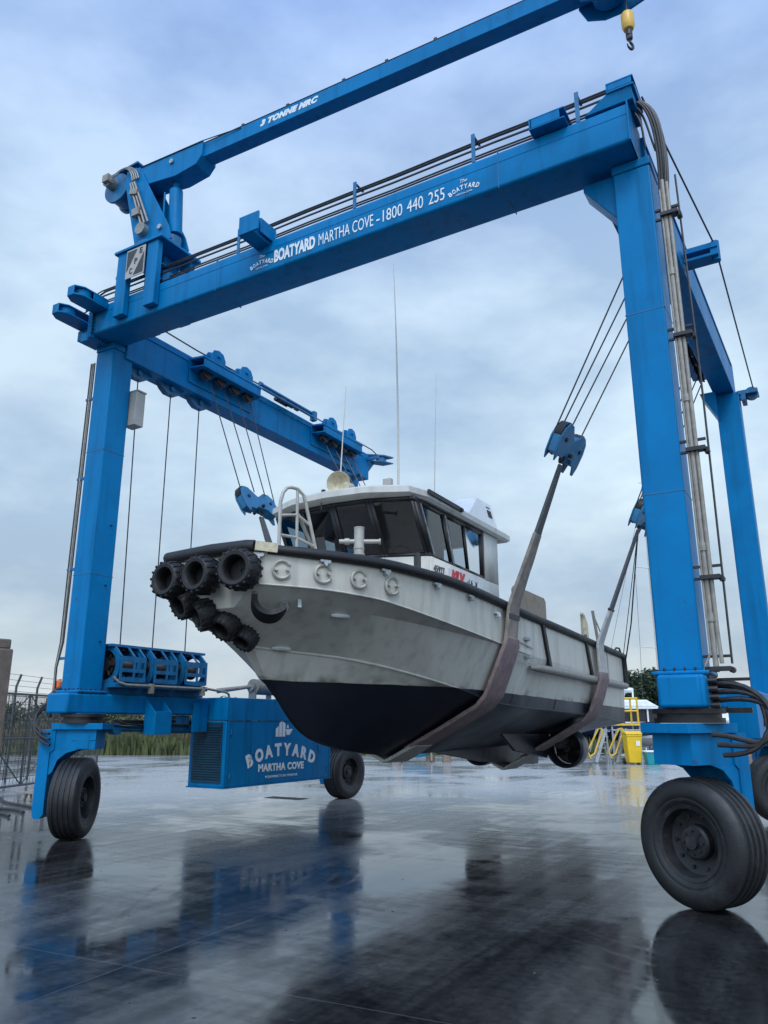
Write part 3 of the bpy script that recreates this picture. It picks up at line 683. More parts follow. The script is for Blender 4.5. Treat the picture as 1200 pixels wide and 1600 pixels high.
for v in (1.0, 2.2): m.box(.2, .28, v, v + .06, 2.12, 2.28)
m.build('service_pipe', PIPE, lift)
# engine house
m = MB(); m.box(-.35, .50, 2.62, 5.92, .56, 1.69); m.box(-.35, .502, 2.62, 5.92, 1.698, 2.10)
eb = m.build('engine_house', BLUE, lift, bevel=.012)
m = MB(); m.box(-.27, .42, 2.600, 2.618, .64, 1.66)
for i in range(22): m.bar((-.25, 2.592, .70 + i * .042), (.40, 2.592, .70 + i * .042), .012, .02, (0, 1, .6))
m.build('louvre_panel', GRILLE, eb)
for k, v in enumerate((3.30, 5.42)):
    m = MB(); m.box(.5035, .507, v - .006, v + .006, .58, 1.68); m.box(.503, .53, v + .04, v + .07, 1.10, 1.22); m.build('door_latch', BLUED, eb)
for z in (.75, 1.5):
    for v in (2.74, 5.80): m = MB(); m.cyl((.512, v, z - .05), (.512, v, z + .05), .014, 8); m.build('hinge', BLUED, eb)
m = MB(); m.box(.503, .512, 2.66, 2.70, .58, 1.68); m.box(.503, .510, 5.86, 5.90, .58, 1.68); m.box(.503, .512, 2.62, 5.92, 1.70, 1.72); m.box(-.37, .515, 2.60, 5.94, .54, .562)
m.build('panel_trim', BLUE, eb)
T = TXT((.503, 0, 0), (0, 1, 0), (0, 0, 1))
cx_ = 4.27
T.arc('BOATYARD', cx_, 1.06 - 2.75, 2.75, .21, .70, bold=.016)
T.add('MARTHA COVE', cx_ - .72, .785, .125, 1.42, bold=.008, sp=1.1)
T.add('MORNINGTON MARINA', cx_ - .50, .655, .045, 1.0, sp=1.2)
y0 = 1.40
for k in range(3): T.poly([(cx_ - .24 + k * .105, y0), (cx_ - .15 + k * .105, y0), (cx_ - .15 + k * .105, y0 + (.20, .30, .24)[k]), (cx_ - .24 + k * .105, y0 + (.15, .25, .29)[k])])
T.poly([(cx_ + .10, y0 + .03), (cx_ + .20, y0 + .03), (cx_ + .30, y0 + .14), (cx_ + .07, y0 + .14)]); T.poly([(cx_ + .1, y0 + .16), (cx_ + .17, y0 + .16), (cx_ + .15, y0 + .22), (cx_ + .12, y0 + .22)])
T.build('panel_lettering', WHITEP, eb)
# silencer and its arm above the engine house
m = MB(); m.cyl((.1, 3.78, 2.34), (.1, 4.6, 2.34), .15, 20); m.cyl((.1, 3.70, 2.34), (.1, 3.78, 2.34), .09, 14); m.box(.02, .18, 3.75, 3.80, 2.10, 2.35); m.box(.05, .15, 4.25, 4.3, 2.10, 2.3); m.cyl((.1, 3.72, 2.34), (-.35, 3.25, 2.25), .035, 10, .05)
m.build('exhaust_silencer', PIPE, lift)

# slew rings, forks, wheels  (fork built about its pivot, wheel axle along local x, hub side +x)
m = MB()
m.box(-.36, .40, -.27, .27, 1.56, 1.65)
m.box(-.30, .30, -.22, .22, 1.27, 1.559)
m.prism([(-.52, -.24, 1.559), (-.30, -.24, 1.559), (-.30, -.24, 1.27), (-.36, -.24, 1.22), (-.36, -.24, .36), (-.41, -.24, .30), (-.50, -.24, .30), (-.53, -.24, .40), (-.53, -.24, 1.44)], (0, .48, 0))
m.prism([(-.301, -.222, 1.27), (.05, -.222, 1.27), (-.12, -.222, 1.22), (-.24, -.222, 1.12), (-.30, -.222, .95), (-.358, -.222, .9), (-.358, -.222, 1.22)], (0, .025, 0))
m.prism([(-.301, .2, 1.27), (.05, .2, 1.27), (-.12, .2, 1.22), (-.24, .2, 1.12), (-.30, .2, .95), (-.358, .2, .9), (-.358, .2, 1.22)], (0, .025, 0))
m.box(-.05, .3, -.2205, -.229, 1.40, 1.415); m.box(.02, .2, -.228, -.222, 1.28, 1.5)
fork0 = m.build('wheel_fork', BLUE, lift, bevel=.02, seg=3)
m = MB(); m.cyl((0, 0, 1.652), (0, 0, 1.70), .33, 32); m.cyl((0, 0, 1.70), (0, 0, 1.74), .30, 32); m.cyl((0, 0, 1.74), (0, 0, 1.788), .34, 32)
ring0 = m.build('slew_ring', BLACK, lift)
# wheel
Wd = .205
m = MB()
m.lathe([(.03, -.13), (.31, -.13), (.325, -.19), (.335, -.195), (.335, .17), (.345, .18), (.335, .195), (.30, .185), (.285, .06), (.20, .03), (.16, .03), (.155, .10), (.135, .12), (.03, .125)], (0, 0, 0), (1, 0, 0), 40)
for k in range(10):
    a = 2 * pi * k / 10; m.cyl((.03, .235 * cos(a), .235 * sin(a)), (.065, .235 * cos(a), .235 * sin(a)), .017, 6)
for k in range(8):
    a = 2 * pi * k / 8; m.cyl((.12, .1 * cos(a), .1 * sin(a)), (.145, .1 * cos(a), .1 * sin(a)), .012, 6)
m.cyl((.12, 0, 0), (.16, 0, 0), .06, 16)
wheel0 = m.build('wheel', RIM, lift)
m = MB()
prof = [(.33, -.185), (.36, -.205), (.44, -.222), (.50, -.218), (.545, -.195), (.568, -.17)]
for x in (-.11, -.035, .04, .115):
    prof += [(.576, x - .032), (.577, x - .012), (.562, x - .008), (.562, x + .008)]
prof += [(.568, .17), (.545, .195), (.50, .218), (.44, .222), (.40, .215), (.395, .211), (.385, .213), (.36, .205), (.33, .185)]
m.lathe(prof, (0, 0, 0), (1, 0, 0), 72, closed=True)
m.build('tyre', TYRE, wheel0, local=True)
FOOT = [((-.09, 0), 32), ((8.76, .0), -117), ((-.12, 7.40), -4), ((8.95, 7.12), -64)]
Rz = .577
for i, ((u, v), a) in enumerate(FOOT):
    for o, z in ((fork0, 0), (ring0, 0), (wheel0, Rz)):
        q = o if i == 0 else copy_tree(o, lift)
        q.location = (u, v, z)
        q.rotation_euler = (0, 0, R(a))
    m = MB(); m.box(u - .24, u + .24, v - .24, v + .24, 1.787, 1.80)
    m.build('pivot_plate', BLUED, lift)
# front corner boxes on the right foot
m = MB(); m.box(8.57, 8.96, -.445, -.30, 1.79, 2.095); m.build('corner_box', BLUE, lift, bevel=.03, seg=3)
# hydraulic hoses at the right foot
for k in range(3):
    m = MB(); z0 = 2.0 - k * .075; z1 = 1.55 - k * .09
    m.tube(bez((9.0, -.15, z0), (9.42 + .05 * k, -.35, z0 + .08), (9.62, -.40, 1.75), (9.50 - .02 * k, -.40, 1.55), 10)[:-1] + bez((9.50 - .02 * k, -.40, 1.55), (9.42, -.40, 1.40 + .01 * k), (9.25, -.36, z1), (9.0 + .04 * k, -.32, z1), 10), .024, 8)
    m.build('hydraulic_hose', HOSE, lift)
for k in range(3):
    m = MB(); m.tube(bez((8.98, -.05, 2.05 - k * .06), (9.30 + .04 * k, -.15, 2.06 - k * .05), (9.48 + .03 * k, -.2, 1.9), (9.45 + .03 * k, -.2, 1.62), 12), .02, 8)
    m.build('hydraulic_hose', HOSE, lift)
m = MB()
for k in range(4): m.cyl((8.975, -.25 + .02 * k, 2.04 - k * .075), (9.08, -.25 + .02 * k, 2.04 - k * .075), .03, 8)
m.box(8.965, 9.02, -.22, .1, 1.84, 2.14); m.box(9.0, 9.3, .35, .45, 1.75, 1.80); m.box(9.02, 9.32, .3, .34, 2.06, 2.09)
m.build('valve_block', RIM, lift)
m = MB(); m.box(9.02, 9.30, .8, .83, 1.50, 1.96); m.box(9.27, 9.30, .831, 1.5, 1.50, 1.96); m.box(9.02, 9.26, .831, 1.5, 1.50, 1.53)
m.build('hanger_bracket', BLUE, lift, bevel=.004)
for k in range(3):   # hoses on the left foot
    m = MB(); m.tube(bez((-.42, -.3, 2.0 - k * .05), (-.75 - .02 * k, -.45, 1.85), (-.62, -.52, 1.55 - k * .06), (-.18 + .02 * k, -.50, 1.50 - k * .08)), .02, 8)
    m.build('hydraulic_hose', HOSE, lift)
m = MB(); m.tube(bez((-.45, -.15, 2.2), (-.6, -.3, 2.1), (-.6, -.35, 1.9), (-.45, -.3, 1.75)), .03, 8); m.cyl((-.5, -.3, 1.95), (-.5, -.3, 2.05), .05, 8); m.build('valve_block', RIM, lift)
# beacon on left corner
m = MB(); m.cyl((-.62, -.1, 2.0), (-.62, -.1, 2.13), .085, 16); m.box(-.62, -.42, -.14, -.06, 1.98, 2.02); bc = m.build('beacon', RIM, lift)
m = MB(); m.lathe([(.082, 0), (.085, .09), (.07, .15), (.03, .175), (.001, .178)], (-.62, -.1, 2.13), (0, 0, 1), 20); m.build('beacon_lens', ORANGE, bc)
# steel pipes on right column with clips
m = MB(); m.tube([(9.085, -.20, 7.62), (9.085, -.20, 2.12)], .026, 8); m.tube([(9.13, -.20, 7.58), (9.13, -.20, 2.5), (9.14, -.2, 2.2)], .02, 8); m.tube([(9.05, -.21, 7.5), (9.05, -.21, 7.3), (9.05, -.21, 2.3), (9.0, -.22, 2.2), (8.97, -.22, 2.1)], .013, 8)
for z in (2.6, 3.3, 4.9, 6.4): m.cyl((9.085, -.2, z), (9.085, -.2, z + .08), .036, 8)
m.build('hydraulic_pipe', PIPE, lift)
m = MB(); m.tube([(9.22, -.12, 7.7), (9.24, -.12, 5.0), (9.22, -.12, 2.2)], .012, 6); m.build('winch_rope', ROPE, lift)
for z in (7.15, 5.65, 4.35, 3.02, 2.14):
    m = MB()
    for dz in (0, .12): m.box(8.972, 9.22, -.16, -.13, z + dz, z + dz + .025)
    m.box(9.03, 9.22, -.26, -.155, z - .01, z + .03); m.cyl((9.22, -.2, z), (9.22, -.1, z), .03, 8)
    m.build('pipe_clip', RIM, lift)
# hose bundle looping over right end of the cross beam
for k in range(9):
    y = -.38 + .05 * k; s0 = random.uniform(-.04, .04)
    m = MB(); top = ZT + .14 + .035 * k
    m.tube(bez((8.72, y, top), (9.05 + .03 * (k % 4), y, top + .10), (9.12 + .025 * (k % 5), y * .5 - .1, 8.3), (9.05 + .02 * (k % 5), -.2 + .02 * (k % 3), 7.5 + s0), 18), .014 + .006 * (k % 3), 8)
    m.build('hydraulic_hose', HOSE if k % 3 else ROPE, lift)
m = MB(); m.tube(bez((8.85, -.35, 8.58), (8.98, -.35, 8.4), (8.95, -.35, 8.2), (8.96, -.3, 8.05)), .014, 6); m.tube(bez((8.87, -.3, 8.7), (9.0, -.3, 8.5), (9.0, -.3, 8.3), (9.06, -.25, 8.0)), .014, 6); m.build('hydraulic_hose', HOSE, lift)
# rope along the outside of right beam
m = MB(); m.tube([(8.98, -.3, 8.75), (9.36, 2.25, 8.12), (9.34, 7.1, 7.86)], .012, 6); m.build('hoist_rope', ROPE, lift)
m = MB(); m.box(8.95, 9.40, 2.1, 2.35, 8.02, 8.10); m.box(8.95, 9.40, 2.1, 2.35, 7.90, 7.94); m.box(9.30, 9.40, 2.12, 2.33, 7.941, 8.019); m.cyl((9.36, 2.22, 7.86), (9.36, 2.22, 8.16), .06, 10)
m.build('rope_guide', BLUE, lift, bevel=.004)
# hydraulic lines up left column
for k, du in enumerate((0, .05, .09)):
    m = MB(); m.tube([(-.50 - du, -.16, 7.75), (-.50 - du, -.16, 7.4), (-.52 - du, -.16, 4.2), (-.53 - du * .8, -.16, 2.9), (-.60 - du * .4, -.18, 2.5), (-.56 - du * .3, -.2, 2.0)], .013 + .004 * (k == 1), 6)
    m.build('hydraulic_line', HOSE if k != 1 else PIPE, lift)
for z in (7.05, 5.6, 4.05, 2.62):
    m = MB(); m.box(-.63, -.42, -.17, -.13, z, z + .04); m.build('pipe_clip', BLUED, lift)
m = MB()
for z in (4.8, 3.8, 2.9): m.cyl((.0, .1, z), (.035, .1, z), .014, 8)
m.build('grease_nipple', RIM, lift)
m = MB(); m.box(-.12, .15, .26, .46, 6.62, 7.24); m.box(-.14, .17, .255, .47, 7.24, 7.27)
m.build('control_box', BEIGE, lift, bevel=.01)

# jib crane on the cross beam
cb = MB()
for u0, u1 in ((.48, .72), (1.18, 1.42)):
    cb.prism([(u0, VB0 - .012, 8.12), (u1, VB0 - .012, 8.12), (u1, VB0 - .012, 9.28), (u0, VB0 - .012, 9.28)], (0, -.11, 0))
    cb.prism([(u0, VB1 + .012, 8.12), (u1, VB1 + .012, 8.12), (u1, VB1 + .012, 9.28), (u0, VB1 + .012, 9.28)], (0, .11, 0))
cb.box(.42, 1.52, VB0 - .16, VB1 + .16, 9.281, 9.33)
cb.box(.73, 1.17, VB0 + .25, VB1, 8.56, 9.28)
crane_base = cb.build('crane_base', BLUE, lift, bevel=.008)
m = MB(); m.prism([(.735, VB0 - .14, 8.72), (1.165, VB0 - .14, 8.72), (1.165, VB0 - .14, 9.25), (.735, VB0 - .14, 9.25)], (0, -.012, 0)); m.build('sign_plate', BEIGE, crane_base)
T = TXT((.735, VB0 - .155, 8.72), (1, 0, 0), (0, 0, 1))
T.poly([(.02, .12), (.02, .50), (.24, .50)]); T.poly([(.19, .03), (.41, .03), (.41, .41)])
for i, ch in enumerate('CPE'): T.add(ch, .09 + i * .105, .07 + i * .165, .10, .07, bold=.004)
T.build('plate_lettering', CHAR, crane_base)
m = MB(); m.cyl((.95, -.25, 9.33), (.95, -.25, 9.40), .36, 32); m.cyl((.95, -.25, 9.40), (.95, -.25, 9.43), .39, 32); m.cyl((1.22, -.2, 9.43), (1.22, -.2, 9.62), .16, 14); m.build('slew_ring', BLUED, crane_base)
# boom frame: slewed a couple of degrees
sl = R(2.0); bx_ = V(cos(sl), sin(sl), 0); by_ = V(-sin(sl), cos(sl), 0); b0 = V(.32, -.25, 0)
def BP(x, y, z): return b0 + bx_ * x + by_ * y + V(0, 0, z)
m = MB()
for y in (-.22, .19):
    m.prism([BP(.30, y, 9.43), BP(1.12, y, 9.43), BP(1.02, y, 9.72), BP(.30, y, 11.0), BP(.12, y, 11.2), BP(-.10, y, 11.18), BP(-.12, y, 10.95)], by_ * .03)
m.prism([BP(.32, -.189, 9.44), BP(.38, -.189, 9.44), BP(-.04, -.189, 11.0), BP(-.1, -.189, 11.0)], by_ * .378)
crane_mast = m.build('crane_mast', BLUE, lift, bevel=.006)
m = MB()
m.prism([BP(0, -.18, 10.82), BP(1.05, -.18, 10.70), BP(1.50, -.18, 10.76), BP(1.62, -.18, 10.90), BP(1.62, -.18, 11.19), BP(0, -.18, 11.22)], by_ * .36)
m.prism([BP(1.45, -.125, 10.90), BP(8.2, -.125, 10.92), BP(8.2, -.125, 11.17), BP(1.45, -.125, 11.17)], by_ * .25)
for y, dr in ((-.15, -1), (.15, 1)):
    m.prism([BP(7.92, y, 10.93), BP(8.02, y, 10.70), BP(8.25, y, 10.60), BP(8.55, y, 10.60), BP(8.80, y, 10.68), BP(8.86, y, 10.84), BP(8.80, y, 11.12), BP(8.40, y, 11.26), BP(7.97, y, 11.22)], by_ * (.03 * dr))
m.cyl(BP(8.34, -.22, 10.90), BP(8.34, .22, 10.90), .045, 12); m.cyl(BP(8.34, -.13, 10.90), BP(8.34, .13, 10.90), .22, 20); m.cyl(BP(8.80, -.17, 10.74), BP(8.80, .17, 10.74), .06, 12)
boom = m.build('crane_boom', BLUE, lift, bevel=.008)
m = MB()
for x in (.6, 2.4, 3.3, 4.35, 5.1, 5.9): m.bar(BP(x, -.10, 11.20), BP(x + .05, -.10, 11.20), .05, .05)
m.tube([BP(.2, -.10, 11.21), BP(8.0, -.10, 11.20)], .011, 6); m.tube([BP(.2, -.19, 11.19), BP(1.6, -.19, 11.17), BP(2.4, -.135, 11.15)], .009, 6)
m.build('hydraulic_line', RIM, boom)
T = TXT(tuple(BP(2.80, -.127, 11.01)), tuple(bx_), (0, 0, 1)); T.add('3 TONNE MRC', 0, 0, .10, 1.12, bold=.01, shear=.35, sp=1.1); T.build('boom_lettering', WHITEP, boom)
m = MB()
for y in (-.185, .185):
    m.cyl(BP(.95, y * 1.02, 11.02), BP(.95, y * 1.15, 11.02), .045, 12)
m.cyl(BP(.85, -.26, 9.72), BP(.85, -.20, 9.72), .045, 12)
m.build('pivot_pin', STEEL, boom)
m = MB(); m.cyl(BP(.98, 0, 9.66), BP(.92, 0, 10.55), .115, 18); m.cyl(BP(.92, 0, 10.55), BP(.92, 0, 10.95), .06, 12); m.tube([BP(.80, -.12, 9.7), BP(.78, -.12, 10.5)], .018, 6); m.build('luffing_ram', BLUE, lift)
m = MB(); m.cyl(BP(-.38, -.14, 10.98), BP(-.38, .14, 10.98), .25, 24); m.cyl(BP(-.38, -.19, 10.98), BP(-.38, -.14, 10.98), .29, 24); m.cyl(BP(-.38, .14, 10.98), BP(-.38, .19, 10.98), .29, 24); m.cyl(BP(-.22, .2, 10.72), BP(-.22, .3, 10.72), .2, 20)
m.prism([BP(-.72, -.2, 11.28), BP(.12, -.2, 11.36), BP(.12, -.2, 11.32), BP(-.72, -.2, 11.24)], by_ * .4)
m.build('winch_drum', BLUED, lift, bevel=.005)
m = MB(); m.cyl(BP(-.46, -.34, 11.06), BP(-.46, -.19, 11.06), .11, 10); m.box(*sorted((BP(-.5, 0, 0).x, BP(-.35, 0, 0).x)), BP(0, -.42, 0).y, BP(0, -.3, 0).y, 11.0, 11.14)
for k in range(4): m.tube(bez(BP(-.35 + .03 * k, -.30, 11.12), BP(-.15, -.30, 11.3), BP(.08 + .04 * k, -.28, 11.2), BP(.1 + .05 * k, -.26, 10.9)), .014, 6)
for k in range(3):
    a = BP(.06 + .05 * k, -.26, 10.85); b = BP(.42 + .08 * k, -.26, 9.9); m.tube([a, b], .02, 6)
m.cyl(BP(.46, -.32, 9.78), BP(.46, -.22, 9.78), .11, 14); m.box(BP(.22, 0, 0).x, BP(.4, 0, 0).x, BP(0, -.3, 0).y, BP(0, -.24, 0).y, 10.1, 10.24); m.bar(BP(.1, -.27, 10.65), BP(.28, -.27, 10.6), .06, .1)
m.build('hydraulic_motor', PIPE, lift)
m = MB(); m.cyl((1.32, -.35, 8.63), (1.75, -.35, 8.63), .09, 12); m.box(1.4, 1.55, -.5, -.3, 8.56, 8.72); m.cyl((1.25, -.5, 8.68), (1.25, -.2, 8.68), .06, 10); m.tube(bez((.49, -.6, 8.9), (.36, -.6, 8.8), (.36, -.6, 9.0), (.49, -.6, 8.95)), .012, 6); m.build('hydraulic_motor', BLUED, lift)

# hook block hanging from jib
hp = BP(8.55, -.05, 0)
hook = thing('hook_block', 'yellow hook block hanging from tip of the blue jib', 'hook', (hp.x, hp.y, 10.0))
m = MB(); m.lathe([(.03, .27), (.07, .265), (.08, .24), (.08, .07), (.062, .02), (.03, .0)], (hp.x, hp.y, 10.06), (0, 0, 1), 20); m.build('weight', HOOKY, hook)
m = MB(); m.cyl((hp.x, hp.y, 9.985), (hp.x, hp.y, 10.065), .042, 12); m.lathe([(.015, -.035), (.036, -.03), (.042, 0), (.036, .03), (.015, .035)], (hp.x, hp.y, 9.955), (0, 1, 0), 16); m.tube([(hp.x, hp.y, 10.32), (hp.x, hp.y, 10.9)], .012, 6)
m.build('swivel', RIM, hook)
m = MB(); pts = arcpts((hp.x + .0, hp.y, 9.83), .05, R(80), R(-190), 18, (.5, .86, 0), (0, 0, 1)); m.tube([(hp.x, hp.y, 9.95), (hp.x, hp.y, 9.91)] + pts, [.015] * 3 + [.017] * 10 + [.016, .015, .014, .012, .011, .009, .008, .006][:len(pts) - 11], 8); m.build('hook', RIM, hook)

# ------------------------------------------------------------------ sling blocks and ropes
def block_local():
    m = MB()
    out = [(-.46, -.20), (-.40, -.30), (-.34, -.20), (-.20, -.20), (-.14, -.14), (.14, -.14), (.20, -.20), (.30, -.20), (.36, -.30), (.42, -.30), (.47, -.16), (.48, .06), (.44, .20), (.34, .27), (.20, .26), (.08, .17), (-.02, .12), (-.12, .20), (-.22, .28), (-.36, .27), (-.45, .17), (-.49, .02)]
    for y in (-.085, .06): m.prism([(a, y, b) for a, b in out], (0, .025, 0))
    inn = [(a * .965, b * .95) for a, b in out if b > -.25]
    m.prism([(a, -.059, b) for a, b in inn], (0, .118, 0))
    return m
PORT_F, STBD_F, PORT_R, STBD_R = (7.12, 2.05, 5.46), (1.46, 2.05, 5.42), (7.15, 6.72, 5.50), (1.42, 6.6, 5.45)
def block(loc, lean, label):
    b = thing('sling_block', label, 'pulley block', loc, 'blue twin sheave blocks holding the slings')
    o = block_local().build('cheek_plate', BLUE2, b, bevel=.008, local=True)
    m = MB()
    for x in (-.30, .30):
        m = MB(); m.cyl((x, -.055, .12), (x, .055, .12), .175, 20); m.build('sheave', BLACK, b, local=True)
    m = MB()
    for x in (-.30, .30): m.cyl((x, -.11, .05), (x, .11, .05), .03, 10)
    m.cyl((0, -.14, -.10), (0, .14, -.10), .03, 10); m.tube(arcpts((0, 0, -.17), .06, 0, 2 * pi, 12, (1, 0, 0), (0, 0, 1))[:-1], .02, 6, closed=True)
    m.build('pin', RIM, b, local=True)
    b.rotation_euler = (0, 0, 0)
    b.rotation_euler = Matrix(((0, -cos(lean), sin(lean)), (1, 0, 0), (0, sin(lean), cos(lean)))).to_euler()
    return b
block(PORT_F, R(28), 'blue sling block nearest the right hand column')
block(STBD_F, R(-28), 'blue sling block above the bow, left of the ladder rail')
block(PORT_R, R(26), 'blue sling block half hidden behind right column')
block(STBD_R, R(-26), 'blue sling block hidden behind the wheelhouse')
for (px, py, pz), side, vt in ((PORT_F, -1, 2.2), (STBD_F, 1, 2.5), (PORT_R, -1, 6.2), (STBD_R, 1, 6.45)):
    for k in range(4):
        x = (-.46, -.15, .15, .46)[k]
        xt = (8.365 + .016 * vt) if side < 0 else .215
        m = MB(); m.tube([(px - side * (-.04), py + x, pz + (.06, .2, .2, .06)[k]), (xt, vt + (-.55, -.15, .25, .66)[k], 8.05)], .011, 6)
        m.build('hoist_rope', ROPE, lift)

# ------------------------------------------------------------------ THE WORK BOAT
CX = 4.28
boat = thing('work_boat', 'grey aluminium work boat with dark bottom hanging in two slings', 'boat', (CX, 3.5, .85))
gun = [(-2.0, .58, 3.46), (-1.53, 1.10, 3.415), (-.96, 1.48, 3.385), (-.53, 1.65, 3.36), (.17, 1.80, 3.33), (1, 1.84, 3.295), (2, 1.83, 3.255), (3, 1.82, 3.215), (4.5, 1.82, 3.17), (6.5, 1.82, 3.095), (8.6, 1.82, 3.02)]
k1 = [(-2.0, .56, 3.08), (-1.53, 1.06, 3.05), (-.96, 1.42, 3.00), (-.53, 1.58, 2.94), (.17, 1.75, 2.84), (1, 1.80, 2.77), (2, 1.812, 2.70), (3, 1.815, 2.64), (4.5, 1.817, 2.60), (6.5, 1.817, 2.55), (8.6, 1.817, 2.50)]
k2 = [(-1.96, .30, 2.85), (-1.50, .72, 2.90), (-.93, 1.10, 2.87), (-.5, 1.32, 2.84), (.17, 1.58, 2.78), (1, 1.73, 2.735), (2, 1.80, 2.69), (3, 1.814, 2.635), (4.5, 1.816, 2.59), (6.5, 1.816, 2.54), (8.6, 1.816, 2.49)]
ch = [(-1.36, .08, 2.49), (-.82, .27, 2.465), (-.40, .66, 2.41), (.05, 1.02, 2.315), (.6, 1.29, 2.20), (1.3, 1.45, 2.08), (2.1, 1.50, 1.96), (3, 1.53, 1.90), (4.5, 1.58, 1.86), (6.5, 1.66, 1.80), (8.6, 1.77, 1.66)]
mb = [(-1.1, .05, 2.18), (-.68, .17, 2.10), (-.22, .40, 2.00), (.25, .64, 1.89), (.85, .82, 1.79), (1.45, .90, 1.71), (2.1, .92, 1.66), (3, .93, 1.62), (4.5, .95, 1.60), (6.5, 1.0, 1.57), (8.6, 1.05, 1.51)]
ke = [(-.86, .02, 2.02), (-.55, .03, 1.73), (-.20, .04, 1.51), (.25, .05, 1.38), (.8, .05, 1.29), (1.4, .05, 1.23), (2.1, .05, 1.20), (3, .05, 1.20), (4.5, .05, 1.22), (6.5, .05, 1.24), (8.6, .05, 1.26)]
def crv(rows, n):     # resample a polyline smoothly (Catmull-Rom)
    o = []
    for i in range(len(rows) - 1):
        p0 = Vector(rows[max(i - 1, 0)]); p1 = Vector(rows[i]); p2 = Vector(rows[i + 1]); p3 = Vector(rows[min(i + 2, len(rows) - 1)])
        for k in range(n):
            t = k / n
            o.append(.5 * ((2 * p1) + (p2 - p0) * t + (2 * p0 - 5 * p1 + 4 * p2 - p3) * t * t + (3 * p1 - p0 - 3 * p2 + p3) * t ** 3))
    o.append(Vector(rows[-1])); return o
ROWS = [crv(r, 4) for r in (gun, k1, k2, ch, mb, ke)]
m = MB(); grid = {}
nS = len(ROWS[0])
for sd_ in (1, -1):
    for j, row in enumerate(ROWS):
        for i, p in enumerate(row): grid[sd_, j, i] = m.bm.verts.new((CX + sd_ * p.y, p.x, p.z))
    for j in range(len(ROWS) - 1):
        for i in range(nS - 1):
            m.bm.faces.new((grid[sd_, j, i], grid[sd_, j, i + 1], grid[sd_, j + 1, i + 1], grid[sd_, j + 1, i]))
for j in range(len(ROWS) - 1):     # bow face and transom
    for i in (0, nS - 1): m.bm.faces.new((grid[1, j, i], grid[1, j + 1, i], grid[-1, j + 1, i], grid[-1, j, i]))
for i in range(nS - 1): m.bm.faces.new((grid[1, len(ROWS) - 1, i], grid[1, len(ROWS) - 1, i + 1], grid[-1, len(ROWS) - 1, i + 1], grid[-1, len(ROWS) - 1, i]))
hull = m.build('hull', HULL, boat)
hull.data.set_sharp_from_angle(angle=R(14))
for sd_ in (1, -1):
    m = MB(); m.tube([V(CX + sd_ * (p.y + .004), p.x, p.z - .004) for p in ROWS[3]], .014, 6); m.build('chine_rail', HULL, boat)
    m = MB(); m.tube([V(CX + sd_ * (p.y + .002), p.x, p.z) for p in ROWS[1][:29]], .010, 6); m.build('knuckle_rail', HULL, boat)
# deck
m = MB()
for i in range(nS - 1):
    a, b = ROWS[0][i], ROWS[0][i + 1]; dz = -.12
    m.face([(CX + a.y - .02, a.x + .02, a.z + dz), (CX + b.y - .02, b.x, b.z + dz), (CX - b.y + .02, b.x, b.z + dz), (CX - a.y + .02, a.x + .02, a.z + dz)])
bmesh.ops.remove_doubles(m.bm, verts=m.bm.verts[:], dist=.045); m.build('deck', PIPE, boat)
# rubber gunwale
m = MB()
port = [V(CX + p.y + .02, p.x, p.z + .0) for p in ROWS[0]]; stb = [V(CX - p.y - .02, p.x, p.z) for p in ROWS[0]]
m.tube(port[1:], [.055] * 2 + [.06] * (len(port) - 3), 10); m.build('gunwale_fender', RUB, boat)
m = MB(); m.tube(stb[1:], .06, 10); m.build('gunwale_fender', RUB, boat)
m = MB(); m.tube([(CX - .72, -1.98, 3.48), (CX, -2.03, 3.49), (CX + .50, -2.03, 3.48), (CX + .58, -2.0, 3.475)], .075, 10); m.build('bow_fender', RUB, boat)
m = MB(); m.bar((CX + .60, -2.02, 3.475), (CX + .78, -1.86, 3.455), .10, .10); m.build('bow_corner', BRASS, boat)
# lower rub rail and straps
m = MB(); m.tube([(CX + 1.79, 3.0, 2.455), (CX + 1.86, 3.18, 2.455), (CX + 1.86, 5, 2.44), (CX + 1.86, 8.55, 2.40)], [.03, .06, .065, .065], 10); m.build('rub_rail', PIPE, boat)
for v0, v1 in ((3.52, 3.80), (5.85, 6.15)):
    m = MB(); m.bar((CX + 1.835, v0, 3.20), (CX + 1.835, v1, 2.50), .10, .05, (1, 0, 0)); m.build('rubber_strap', RUB, boat)
m = MB(); m.tube([(CX + 1.84, 8.60, 3.05), (CX + 1.86, 8.62, 2.4)], .06, 8); m.build('rubber_strap', RUB, boat)
m = MB(); m.box(CX + 1.818, CX + 1.83, 7.35, 7.42, 2.50, 3.08); m.build('frame_rib', ALU, boat)
m = MB(); m.bar((CX + 1.835, 2.45, 2.80), (CX + 1.835, 3.05, 2.74), .012, .012); m.bar((CX + 1.85, 2.7, 2.86), (CX + 1.85, 2.85, 2.85), .05, .04); m.bar((CX + 1.85, 2.75, 2.60), (CX + 1.85, 2.9, 2.60), .05, .04); m.bar((CX + 1.83, 2.3, 2.54), (CX + 1.83, 3.0, 2.50), .01, .012); m.build('side_fitting', STEEL, boat)
def on_hull(row_a, row_b, v, t):
    def at(row):
        for i in range(len(row) - 1):
            if row[i].x <= v <= row[i + 1].x:
                k = (v - row[i].x) / (row[i + 1].x - row[i].x); return row[i].lerp(row[i + 1], k)
        return row[0]
    a, b = at(row_a), at(row_b); p = a.lerp(b, t)
    i = min(range(nS), key=lambda q: abs(row_a[q].x - v)); j = min(i + 1, nS - 1); i = j - 1
    tan = V(row_a[j].y - row_a[i].y, row_a[j].x - row_a[i].x, 0).normalized(); nrm = V(tan.y, -tan.x, 0)
    return V(CX + p.y, p.x, p.z), tan, nrm
